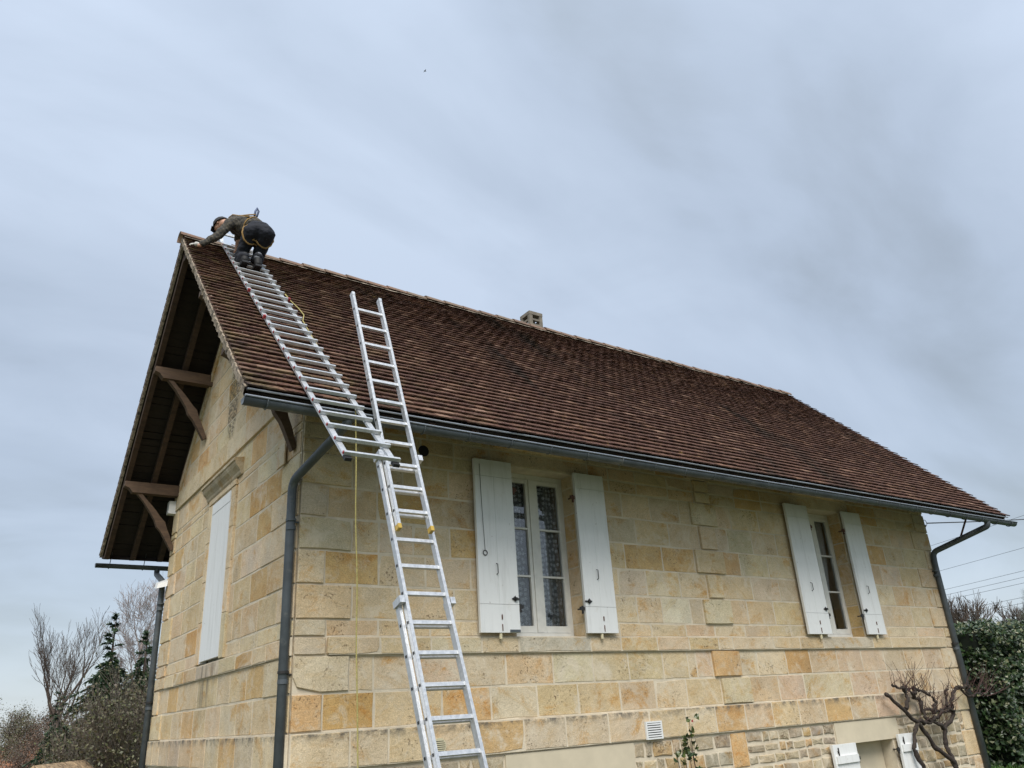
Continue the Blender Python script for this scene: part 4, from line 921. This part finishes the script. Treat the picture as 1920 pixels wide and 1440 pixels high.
# harness: leg loops, waist belt, shoulder straps, lanyard ring
from mathutils.bvhtree import BVHTree
def bvh_of(o): return BVHTree.FromPolygons([v.co[:] for v in o.data.vertices], [p.vertices[:] for p in o.data.polygons])
bvs = [bvh_of(trs), bvh_of(shirt_o)]
def loop(c, nrm, up0, off=.010, n=36, rmax=.3):
    nrm = nrm.normalized(); u = (up0 - nrm * up0.dot(nrm)).normalized(); w = nrm.cross(u); out = []
    for i in range(n + 1):
        d = u * math.cos(2 * math.pi * i / n) + w * math.sin(2 * math.pi * i / n); best = None
        for b in bvs:
            h = b.ray_cast(c + d * rmax, -d, rmax)
            if h[0] is not None and (best is None or (h[0] - c).length > (best - c).length): best = h[0]
        out.append((best if best is not None else c + d * .1) + d * off)
    return out
for hp, kn in ((hipL, kneL), (hipR, kneR)): MB().tube(loop(hp.lerp(kn, .15) + V(0, .0, -.03), kn - hp + V(0, 0, .34), V(1, 0, 0), .006, 36, .17), .013, 6).build('leg_strap', 'strap_tan', person, True)
MB().tube(loop(waist + V(.02, -.04, -.02), waist - hipC, V(1, 0, 0), .004), .011, 6).build('belt', 'strap_tan', person, True)
MB().tube([waist + V(.02, -.14, .11), waist + V(-.03, -.02, .165), chest + V(.03, -.02, .155), neck + V(.05, .02, .085)], .010, 6).tube([waist + V(-.06, -.13, .06), waist + V(-.10, -.02, .11), chest + V(-.08, -.05, .115), neck + V(-.02, -.06, .07)], .010, 6).build('shoulder_strap', 'strap_tan', person, True)
MB().tube([waist + V(.03, -.05, .13), waist + V(.035, -.06, .22), waist + V(.06, -.05, .285), waist + V(.085, -.04, .25), waist + V(.06, -.06, .14)], .015, 6).build('lanyard_loop', 'strap_blue', person, True)

# ---------------------------------------------------------------- plants
def leaf_cloud(mb, pts, size, rnd, shape=4, flat=None):
    for p in pts:
        s = size * rnd.uniform(.6, 1.3); a = V(rnd.gauss(0, 1), rnd.gauss(0, 1), rnd.gauss(0, 1)).normalized()
        if flat is not None: a = (a * .75 + flat).normalized()
        u = a.orthogonal().normalized(); u.rotate(Matrix.Rotation(rnd.uniform(0, 6.28), 3, a)); w = a.cross(u)
        if shape == 4: mb.add([p - u * s * .5, p + w * s * .32, p + u * s * .6, p - w * s * .32], [(0, 1, 2, 3)])
        elif shape == 1: mb.add([p - u * s, p + w * s * .08, p + u * s], [(0, 1, 2)])
        else:
            b = a * s * .12; mb.add([p - u * s * .45, p - u * s * .2 + w * s * .5 + b, p + u * s * .1 + w * s * .3, p + u * s * .6 + b, p + u * s * .1 - w * s * .3, p - u * s * .2 - w * s * .5 + b], [(0, 1, 2, 3, 4, 5)])
def branches(mb, p, d, ln, r, depth, rnd, tips, spread=.5, upb=.12, kids=(2, 4), seg=4, rmin=.003, shrink=.68, side=.0):
    pts = [p]; rs = [r]; q = p; dd = d.normalized()
    for i in range(seg):
        dd = (dd + V(rnd.gauss(0, .10), rnd.gauss(0, .10), rnd.gauss(0, .08) + upb * .35)).normalized(); q = q + dd * (ln / seg); pts.append(q); rs.append(max(rmin, r * (1 - .5 * (i + 1) / seg)))
    mb.tube(pts, rs, 5 if r > .03 else 3, False)
    if depth == 0: tips.append((q, dd)); return
    for k in range(rnd.randint(*kids)):
        f = rnd.uniform(.35, 1.0); i0 = min(seg - 1, int(f * seg)); b = pts[i0].lerp(pts[i0 + 1], f * seg - i0 if f < 1 else 1)
        ax = V(rnd.gauss(0, 1), rnd.gauss(0, 1), rnd.gauss(0, .5)); nd = (dd + ax.normalized() * spread * rnd.uniform(.6, 1.5) + V(0, 0, upb)).normalized()
        branches(mb, b, nd, ln * shrink * rnd.uniform(.75, 1.15), max(rmin, rs[i0] * .6), depth - 1, rnd, tips, spread, upb, kids, seg, rmin, shrink)
    nd = (dd + V(rnd.gauss(0, .15), rnd.gauss(0, .15), .05)).normalized(); branches(mb, q, nd, ln * shrink, max(rmin, rs[-1]), depth - 1, rnd, tips, spread, upb, kids, seg, rmin, shrink)
# gnarled vine trained across the front wall
vr = random.Random(3); vine = empty('grape_vine', (9.9, -.25, -Z0)); VO = V(9.9, -.25, -Z0)
tag(vine, 'leafless gnarled old vine trained across the front wall beside the cellar window', 'vine')
def gn(mb, ctrl, r0, r1, n=26, amp=.03):
    ctrl = [Vector(c) for c in ctrl]; pts = []; rs = []
    for i in range(n + 1):
        t = i / n * (len(ctrl) - 1); k = min(int(t), len(ctrl) - 2); f = t - k; a, b = ctrl[k], ctrl[k + 1]; p = a.lerp(b, f * f * (3 - 2 * f)); p = p + kink(p, 4.2, amp) + kink(p, 11, amp * .6) + kink(p, 24, amp * .35); pts.append(p - VO); rs.append((r0 + (r1 - r0) * i / n) * (1 + .45 * mnoise.noise(p * 17)))
    mb.tube(pts, rs, 9, True, .10, vr); return pts
yv = -.16
trunks = [[(9.50, -.22, -Z0 + .0), (9.55, -.2, -1.15), (9.44, yv, -.75), (9.55, yv, -.55), (9.70, yv, -.44)], [(10.5, -.22, -Z0), (10.40, -.2, -1.05), (10.05, yv, -.80), (9.80, yv, -.50), (9.45, yv, -.25), (9.05, yv, .0)], [(10.42, -.25, -Z0), (10.36, -.2, -1.1), (10.36, yv, -.8), (10.44, yv, -.54)]]
arms = [[(10.44, yv, -.54), (10.2, yv, -.46), (9.95, yv, -.36), (10.05, yv, -.26), (10.4, yv, -.30), (10.75, yv, -.24)], [(10.44, yv, -.54), (10.75, yv, -.40), (10.9, yv, -.15), (11.1, yv, -.02), (11.5, yv - .04, -.08), (11.85, yv - .05, -.06)], [(9.75, yv, -.45), (10.1, yv, -.42), (10.35, yv, -.50)], [(9.45, yv, -.22), (9.55, yv, -.05), (9.62, yv, .03), (9.75, yv, .05)], [(10.0, yv, -.28), (9.95, yv, -.12), (9.75, yv, -.02), (9.62, yv, .0)], [(10.2, yv, -.30), (10.35, yv, -.16), (10.3, yv, -.08)], [(10.1, yv, -.40), (10.3, yv - .05, -.34), (10.55, yv, -.30), (10.75, yv - .04, -.34)], [(10.75, yv, -.40), (10.6, yv - .03, -.22), (10.7, yv, -.10), (10.9, yv, .0)], [(9.75, yv, -.02), (9.95, yv - .03, .02), (10.15, yv, -.06)], [(9.62, yv, .0), (9.5, yv - .03, .06), (9.35, yv, .14)], [(11.1, yv, -.02), (11.25, yv - .05, .06), (11.5, yv - .03, .04)]]
for c in trunks: mb = MB(); gn(mb, c, .036, .028, 34, .035); mb.build('trunk', 'vine_bark', vine, True)
spurs = []
for c in arms: mb = MB(); spurs.append(gn(mb, c, .030, .014, 26, .07)); mb.build('arm', 'vine_bark', vine, True)
for sp_ in spurs:
    for p in sp_[2::3]:
        mb = MB(); tp = []; branches(mb, p, V(vr.uniform(-1, .9), vr.uniform(-.5, .1), vr.uniform(.1, 1.0)), vr.uniform(.08, .26), .007, 2, vr, tp, .6, .12, (0, 1), 4, .0022, .75); mb.build('shoot', 'vine_shoot', vine)
mb = MB()
for k in range(26):
    tp = []; b = V(11.6 + vr.uniform(-.2, .5), yv - .05, -.08 + vr.uniform(-.06, .06)) - VO; branches(mb, b, V(vr.uniform(.1, 1), vr.uniform(-.5, .4), vr.uniform(-.2, .8)), vr.uniform(.2, .4), .006, 1, vr, tp, .5, .1, (0, 2), 4, .0022)
mb.build('brush', 'vine_shoot', vine)
# young rose by the ledge
rr_ = random.Random(5); rose = empty('rose_bush', (4.55, -.36, -Z0)); RO2 = V(4.55, -.36, -Z0)
tag(rose, 'thin rose bush with a few green and yellow leaves against the rubble base', 'rose bush')
ml = MB(); tips = []
for (bx_, tx, tz) in ((4.50, 4.40, -.42), (4.58, 4.62, -.36), (4.62, 4.70, -.16), (4.72, 4.66, -.30), (4.66, 4.50, -.38)):
    mb = MB(); P = [V(bx_ + (tx - bx_) * q + .03 * math.sin(q * 5 + tx * 9), -.36 + .06 * math.sin(q * 4 + tx * 5), -Z0 + (tz + Z0) * q) - RO2 for q in [i / 10 for i in range(11)]]
    mb.tube(P, [.009 - .006 * i / 10 for i in range(11)], 5, True); mb.build('stem', 'vine_shoot', rose)
    for p in P[6:]:
        for k in range(rr_.randint(1, 3)): tips.append(p + V(rr_.uniform(-.08, .08), rr_.uniform(-.08, .03), rr_.uniform(-.03, .06)))
for i_, p in enumerate(tips):
    m = MB(); leaf_cloud(m, [p, p + V(rr_.uniform(-.03, .03), 0, rr_.uniform(.01, .03))], .062, rr_, 6); m.build('leaf', 'rose_leaf', rose)
MB().tube([V(4.70, -.36, -.16) - RO2, V(4.70, -.36, -.135) - RO2], [.012, .008], 6).build('rosehip', 'red_plastic', rose)

def hedge(name, label, x0, x1, y0, y1, h, n, rnd):
    e = empty(name, (x0, y0, -Z0)); tag(e, label, 'hedge'); mb = MB(); nx, nz_ = 14, 8
    lw, ld = x1 - x0, y1 - y0
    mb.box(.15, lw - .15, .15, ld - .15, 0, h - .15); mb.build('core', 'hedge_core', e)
    pts = []
    for k in range(n):
        f = rnd.random()
        if f < .52: p = V(rnd.uniform(0, lw), rnd.gauss(.05, .09), rnd.uniform(.0, h))
        elif f < .80: p = V(rnd.gauss(.05, .09), rnd.uniform(0, ld), rnd.uniform(.0, h))
        else: p = V(rnd.uniform(0, lw), rnd.uniform(0, ld), h + rnd.gauss(0, .06))
        b = kink(p, 1.1, .30) + kink(p, 3.3, .14); b.z *= .35; pts.append(p + b)
    lf = MB(); leaf_cloud(lf, pts, .088, rnd, 6, V(-.3, -.6, .45)); tag(lf.build('foliage', 'ivy_leaf', e), kind='stuff'); return e
hr = random.Random(11)
hedge('ivy_hedge', 'tall clipped ivy hedge with pale-edged leaves beyond the house corner', 16.25, 23.5, 1.6, 7.2, 2.88, 40000, hr)

def bare_tree(name, label, loc, lean, ln, r, depth, rnd, bark, group=None, spread=.42, kids=(2, 4), rmin=.006, upb=.15, shrink=.7, multi=1, cat='tree', bl=None, low=.35):
    e = empty(name, loc); tag(e, label, cat, group); tr_ = MB(); tw = MB(); tips = []; bl = bl or ln * .68
    q = V(0, 0, -.3); pts = [q]; dd = Vector(lean).normalized()
    for i in range(8): q = q + dd * (ln / 8); dd = (dd + V(rnd.gauss(0, .03), rnd.gauss(0, .03), .02)).normalized(); pts.append(q)
    tr_.tube(pts, [r * (1 - .05 * i) for i in range(9)], 9, True, .05, rnd); tr_.build('trunk', bark, e, True)
    for k in range(multi):
        a = 6.28 * k / multi + rnd.random(); nd = (dd + V(math.cos(a), math.sin(a), 0) * spread * .8).normalized(); b0 = rnd.uniform(0, low) * ln if k else 0
        i0 = (ln - b0) / ln * 8; i1 = min(7, int(i0)); branches(tw, pts[i1].lerp(pts[i1 + 1], i0 - i1), nd, bl * rnd.uniform(.8, 1.1), r * .40, depth, rnd, tips, spread, upb, kids, 4, rmin, shrink)
    tw.build('crown', bark, e); return e
br = random.Random(21)
# the lower garden falls away behind the house
def gz(x, y):
    d = max(0, y - 9); k = min(1, d / 45); sm = lambda t: max(0., min(1., t)) ** 2 * (3 - 2 * max(0., min(1., t)))
    return -6.5 * sm(k) * (1 if x < 14 else max(0, 1 - (x - 14) / 14)) - 2.1 * sm((y - 6.6) / 2.6) * sm((1.6 - x) / 1.6) * (1 - sm(k * 2))
bare_tree('bare_tree', 'tall leaning bare tree with many fine branches behind the shrubs', (2.2, 48.0, gz(2.1, 48) - Z0), (.11, -.0, 1), 10.3, .24, 4, br, 'bark', None, .52, (2, 3), .008, .20, .74, 6, 'tree', 2.5, .28)
bare_tree('birch_tree', 'pale slender leafless birch behind the conifers', (5.0, 36.7, gz(5, 36.7) - Z0), (0, 0, 1), 11.0, .13, 4, random.Random(8), 'birch_bark', None, .55, (3, 4), .006, .02, .72, 8, 'tree', 1.3, .45)
for k, (x, y, s, lb) in enumerate(((40.5, 14.5, 1.0, 'bare twiggy tree showing above the ivy hedge'), (45.0, 13.5, .9, 'smaller bare tree above the ivy hedge beside the palm'), (38.0, 16.8, .75, 'lowest bare tree behind the hedge next to the downpipe'))):
    bare_tree('bare_tree', lb, (x, y, -Z0), (0, 0, 1), 3.3 * s, .12, 4, random.Random(30 + k), 'bark', None, .6, (3, 4), .010, .12, .74, 5, 'tree', 1.35 * s)
def conifer(name, label, loc, h, rad, rnd, top_bare=.18, dens=1.0):
    e = empty(name, loc); tag(e, label, 'conifer'); MB().tube([(0, 0, -.2), (0, 0, h * .6), (0, 0, h)], [.12, .07, .012], 7).build('trunk', 'bark', e, True)
    lf = MB(); z = h * .06
    while z < h * .99:
        f = z / h; ln = rad * ((1 - (f / .85) ** 4.5) * (.8 + rnd.uniform(-.25, .25)) if f < .84 else .18 * (1 - f) / .16) + .08; nb = int((13 if f < .8 else 3) * dens)
        for k in range(nb):
            a = rnd.uniform(0, 6.28); l2 = ln * rnd.uniform(.45, 1.3); m = max(3, int(l2 / .10)); zj = z + rnd.uniform(-.12, .12); prev = V(0, 0, zj)
            for i in range(1, m + 1):
                q = i / m; p = V(math.cos(a) * l2 * q, math.sin(a) * l2 * q, zj + l2 * (.18 * q - .42 * q * q) + (.12 * q if f > .85 else 0)); dr = (p - prev).normalized()
                lf.tube([prev, p], [.012 * (1 - q) + .004] * 2, 3, False)
                for c_ in range(int(9 * dens)):
                    sd_ = V(rnd.gauss(0, 1), rnd.gauss(0, 1), rnd.gauss(-.25, .6)).normalized(); w = dr.cross(sd_).normalized(); s = rnd.uniform(.09, .20) * (1.2 - .45 * f); tip = p + (dr * .8 + sd_ * .8).normalized() * s - V(0, 0, .02)
                    lf.add([p - w * .022, p + w * .022, tip + w * .010, tip - w * .010], [(0, 1, 2, 3)])
                prev = p
        z += .155 * (1 if f < .8 else 1.3)
    lf.build('crown', 'needle', e); return e
cr_ = random.Random(4)
conifer('spruce_tree', 'dark spruce with a thin bare leader beside the rear downpipe', (1.48, 20.1, gz(1, 20.1) - Z0), 5.15 - gz(1, 20.1), 1.0, cr_, dens=1.25)
conifer('spruce_tree', 'bushy dark spruce half hidden by the rear house corner', (2.35, 19.6, gz(2, 19.6) - Z0), 4.65 - gz(2, 19.6), 1.1, cr_, dens=1.25)
conifer('fir_tree', 'low green fir at the foot of the brown shrubs', (.50, 19.6, gz(0, 19.6) - Z0), 1.95 - gz(0, 19.6), 1.3, cr_)
conifer('narrow_conifer', 'narrow dark conifer below the leaning bare tree', (1.25, 29.0, gz(0, 29) - Z0), 3.5 - gz(0, 29), .8, cr_)
def shrub(name, label, loc, h, rad, rnd, nst, leaf, nleaf, twig='brown_twig', lsize=.06, group=None):
    e = empty(name, loc); tag(e, label, 'shrub', group); st = MB(); tips = []
    for k in range(nst):
        a = rnd.uniform(0, 6.28); b = V(math.cos(a), math.sin(a), 0) * rad * .35 * rnd.random(); branches(st, b, V(math.cos(a) * .3, math.sin(a) * .3, rnd.uniform(.8, 1.5)), h * rnd.uniform(.33, .46), .018, 3, rnd, tips, .42, .10, (2, 4), 3, .004, .62)
    st.build('stems', twig, e); lf = MB(); pts = []
    while len(pts) < nleaf:
        q, dd = tips[rnd.randrange(len(tips))]; pts.append(q - dd * rnd.uniform(0, .5) + V(rnd.gauss(0, .10), rnd.gauss(0, .10), rnd.gauss(0, .10)))
    leaf_cloud(lf, pts, lsize, rnd, 4); tag(lf.build('foliage', leaf, e), kind='stuff'); return e
sr = random.Random(17)
shr = [(1.10, 11.8, 2.65, 1.0, 'tangled brown shrub with olive leaves beside the rear downpipe'), (.75, 13.0, 2.2, 1.0, 'reddish twiggy shrub left of the olive one'), (1.0, 16.5, 2.6, 1.2, 'loose shrub with thin upright twigs below the spruce'), (.62, 14.6, 1.55, .9, 'low dense olive shrub spilling toward the pale roof'), (1.7, 15.0, 2.9, 1.1, 'tall brown shrub in front of the spruces'), (1.35, 23.5, 2.0, 1.3, 'dark scrub at the edge of the valley')]
for (x, y, h, rad, lb) in shr: shrub('shrub', lb, (x, y, gz(x, y) - Z0), h * 1.32 - gz(x, y), rad, sr, 15, 'shrub_leaf', 4600)
# wooded valley side with roofs, far off
protos = []
for k, (lm, tw) in enumerate((('russet_leaf', 'brown_twig'), ('brown_twig', 'brown_twig'), ('shrub_leaf', 'brown_twig'))):
    fr_ = random.Random(60 + k); st = MB(); tips = []; branches(st, V(0, 0, -.5), V(0, 0, 1), 3.2, .18, 3, fr_, tips, .55, .12, (3, 4), 3, .03, .72)
    lf = MB(); pts = [tips[fr_.randrange(len(tips))][0] + V(fr_.gauss(0, .45), fr_.gauss(0, .45), fr_.gauss(0, .45)) for _ in range(2600)]; leaf_cloud(lf, pts, .15, fr_, 4); protos.append((st, lf, lm, tw))
meshes = []
for st, lf, lm, tw in protos:
    a, b = st.build('trunk', 'bark'), lf.build('crown', lm); meshes.append((a.data, b.data)); bpy.data.objects.remove(a); bpy.data.objects.remove(b)
fr_ = random.Random(77); LBL = ['russet leafed tree on the far wooded valley side', 'grey brown leafless tree on the far valley side', 'olive green tree on the far valley side']
for i in range(46):
    kd = fr_.choice((0, 0, 1, 1, 2)); y = fr_.uniform(60, 175); px = fr_.uniform(-40, 135)
    x = -2.62 + (y + 7.42) * (.05 + px * .00078 - .0) + 0; x = -2.62 + (y + 7.42) * (.030 + px * .00066)
    e = empty('valley_tree', (x, y, -9.5 + (y - 60) * .055 + fr_.uniform(-.5, .5) - Z0 * 0)); s = fr_.uniform(.55, .9) * (1 + (y - 60) / 150); e.scale = (s, s, s); e.rotation_euler.z = fr_.uniform(0, 6)
    tag(e, LBL[kd], 'tree', 'trees on the valley side')
    for me, nm in zip(meshes[kd], ('trunk', 'crown')): o = bpy.data.objects.new(nm, me); col.objects.link(o); o.parent = e
def far_house(name, label, loc, w, l, h, rise, rz, roofm):
    e = empty(name, loc); e.rotation_euler.z = rz; tag(e, label, 'house', None)
    MB().box(-w / 2, w / 2, -l / 2, l / 2, -3, h).add([(-w / 2, -l / 2, h), (w / 2, -l / 2, h), (0, -l / 2, h + rise)], [(0, 1, 2)]).add([(-w / 2, l / 2, h), (w / 2, l / 2, h), (0, l / 2, h + rise)], [(0, 1, 2)]).build('wall', 'far_wall', e)
    m = MB(); k = (w / 2 + .3) / (w / 2)
    for sg in (-1, 1):
        a = [(sg * w / 2 * k, y, h + rise - rise * k + t_) for y in (-l / 2 - .35, l / 2 + .35) for t_ in (.02, .16)]; b = [(0, y, h + rise + t_) for y in (-l / 2 - .35, l / 2 + .35) for t_ in (.02, .16)]
        m.add(a + b, [(0, 1, 3, 2), (0, 1, 5, 4), (2, 3, 7, 6), (1, 3, 7, 5), (0, 2, 6, 4)])
    m.build('roof', roofm, e)
    for yy in (-l / 4, l / 4): 
        wd = MB().box(-w / 2 - .03, -w / 2 + .02, yy - .45, yy + .45, h - 1.7, h - .5).build('window', 'white_paint', e); MB().box(-w / 2 - .045, -w / 2 - .032, yy - .35, yy + .35, h - 1.6, h - .6).build('pane', 'dark_room', wd)
    return e
far_house('outbuilding', 'small pale outbuilding with lichen-yellow tiled roof below the shrubs', (-.52, 10.85, -3.46), 1.05, 1.6, 2.6, .42, math.radians(-28), 'pale_roof')
for k, (x, y, z, lb) in enumerate(((4.6, 105, -3.6, 'far house with wide orange tiled roof among the valley trees'), (2.2, 118, -3.8, 'far house with orange roof at the edge of the valley wood'), (10.5, 120, -2.6, 'far orange-roofed house partly behind the leaning tree'))):
    far_house('valley_house', lb, (x, y, z - Z0 - .9), 9, 13, 2.4, 2.2, math.radians(60 + 25 * k), 'far_roof')
# palm crown beyond the hedge
pe = empty('palm_tree', (31.9, 6.75, -Z0)); tag(pe, 'palm with stiff fan leaves rising behind the hedge', 'palm')
MB().tube([(0, 0, 0), (.05, 0, 2.2), (.03, 0, 4.2)], [.16, .13, .12], 9).build('trunk', 'bark', pe)
pr_ = random.Random(2)
for k in range(22):
    a = pr_.uniform(0, 6.28); el = pr_.uniform(-.5, 1.2); d = V(math.cos(a) * math.cos(el), math.sin(a) * math.cos(el), math.sin(el)); m = MB(); b = V(.03, 0, 4.2); hb = b + d * .55; m.tube([b, hb], .012, 4); sv = d.orthogonal().normalized(); sv.rotate(Matrix.Rotation(pr_.uniform(0, 6), 3, d))
    for j in range(13):
        t_ = -1.2 + 2.4 * j / 12; dr = (d * math.cos(t_) + sv * math.sin(t_)); w = dr.cross(d.cross(sv)).normalized(); m.add([hb - w * .015, hb + w * .015, hb + dr * .5 - V(0, 0, .05)], [(0, 1, 2)])
    m.build('frond', 'palm_leaf', pe)

# ---------------------------------------------------------------- ground, cables, bird
n = 120; mb = MB(); S = 420.
def gc(i): u = (i / n) * 2 - 1; return math.copysign(abs(u) ** 2.2, u) * S
for j in range(n + 1):
    for i in range(n + 1):
        x, y = gc(i) + 5, gc(j) + 5; z = gz(x, y)
        if y > 60 and x < 40: z = -6.5 + (y - 60) * .028 * max(0, min(1, (40 - x) / 20))
        mb.v.append((x, y, min(z, 1.2) - Z0 if y <= 60 else max(z, -6.5) - Z0))
for j in range(n):
    for i in range(n): a = j * (n + 1) + i; mb.f.append((a, a + 1, a + n + 2, a + n + 1)); mb.c.append(None)
g = mb.build('ground', 'lawn', None, True); g['kind'] = 'structure'
me = g.data; me.materials.append(MATS['hill_ground'])
for p in me.polygons:
    if p.center.y > 12 and p.center.x < 16: p.material_index = 1
yd = MB(); yd.box(-30, 11.9, -40, 8.5, -Z0 - .2, -Z0 + .004).box(11.9, 40, -40, -2.2, -Z0 - .2, -Z0 + .004); yd = yd.build('bounce_yard', 'bounce_yard'); yd['kind'] = 'structure'  # unseen yard sheet added to dim the light bounced onto the front wall
gr_ = random.Random(9); gm = MB()
for k in range(16000):
    x, y = gr_.uniform(11.9, 19), gr_.uniform(-2.0, 7)
    if x > 16.2 and y > 1.5: continue
    p = V(x, y, -Z0 + gz(x, y)); a = gr_.uniform(0, 6.28); w = V(math.cos(a), math.sin(a), 0) * .006; h = gr_.uniform(.04, .11); gm.add([p - w, p + w, p + V(gr_.gauss(0, .025), gr_.gauss(0, .025), h)], [(0, 1, 2)])
tag(gm.build('grass', 'grass_blade'), 'short green lawn grass between the house and the hedge', 'grass', None, 'stuff')
def cable(name, label, p, q, sag, r=.008, grp=None):
    p, q = Vector(p), Vector(q); m = MB().tube([p.lerp(q, i / 16) - V(0, 0, sag * 4 * (i / 16) * (1 - i / 16)) for i in range(17)], r, 5).build(name, 'cable'); tag(m, label, 'cable', grp); return m
cable('service_cable', 'thin cable tied to the iron anchor at the far house corner', (L + .20, .05, 2.86), (46, 4.5, 7.9), .25, .011)
PA, PB = (46.5, 25.8), (32.5, -2.7)
CL = ['topmost faint overhead cable beyond the far house corner', 'second overhead cable of the group beyond the far corner', 'upper of the three close overhead cables', 'middle of the three close overhead cables', 'lowest of the three close overhead cables', 'low overhead cable just above the bare trees', 'lowest overhead cable crossing the bare twigs']
for lb, z in zip(CL, (7.4, 6.0, 5.0, 4.72, 4.47, 3.85, 3.6)): cable('overhead_cable', lb, (*PA, z), (*PB, z), .12, .008, 'overhead cables')
for (x, y), lb in ((PA, 'wooden utility pole far behind the house'), (PB, 'wooden utility pole beyond the hedge')):
    e = empty('utility_pole', (x, y, -Z0)); tag(e, lb, 'pole'); MB().tube([(0, 0, -.3), (0, 0, 9.4)], [.13, .09], 9).build('shaft', 'bark', e)
    for z in (7.4, 6.0, 5.0, 4.72, 4.47, 3.85, 3.6): MB().tube([(-.10, -.1, z + Z0), (.0, 0, z + Z0 + .02)], .03, 6).build('insulator', 'white_plastic', e)
bd = empty('bird', (12.34, 19.39, 30.6)); bd.scale = (.4, .4, .4); tag(bd, 'tiny dark bird flying high against the clouds', 'bird')
MB().tube([(-.16, 0, 0), (-.06, 0, .01), (.06, 0, .01), (.15, 0, .02), (.19, 0, .02)], [.01, .045, .05, .03, .008], 8).build('body', 'dark_cloth', bd)
for sg in (-1, 1): MB().add([(.06, sg * .03, .02), (.03, sg * .2, .07), (-.04, sg * .36, .03), (-.05, sg * .18, .05), (-.05, sg * .03, .015)], [(0, 1, 2, 3, 4)]).build('wing', 'dark_cloth', bd)

# lift everything so that the lawn is at height zero
for o in scene.objects:
    if o.parent is None and o.type not in ('CAMERA', 'LIGHT'): o.location.z += Z0
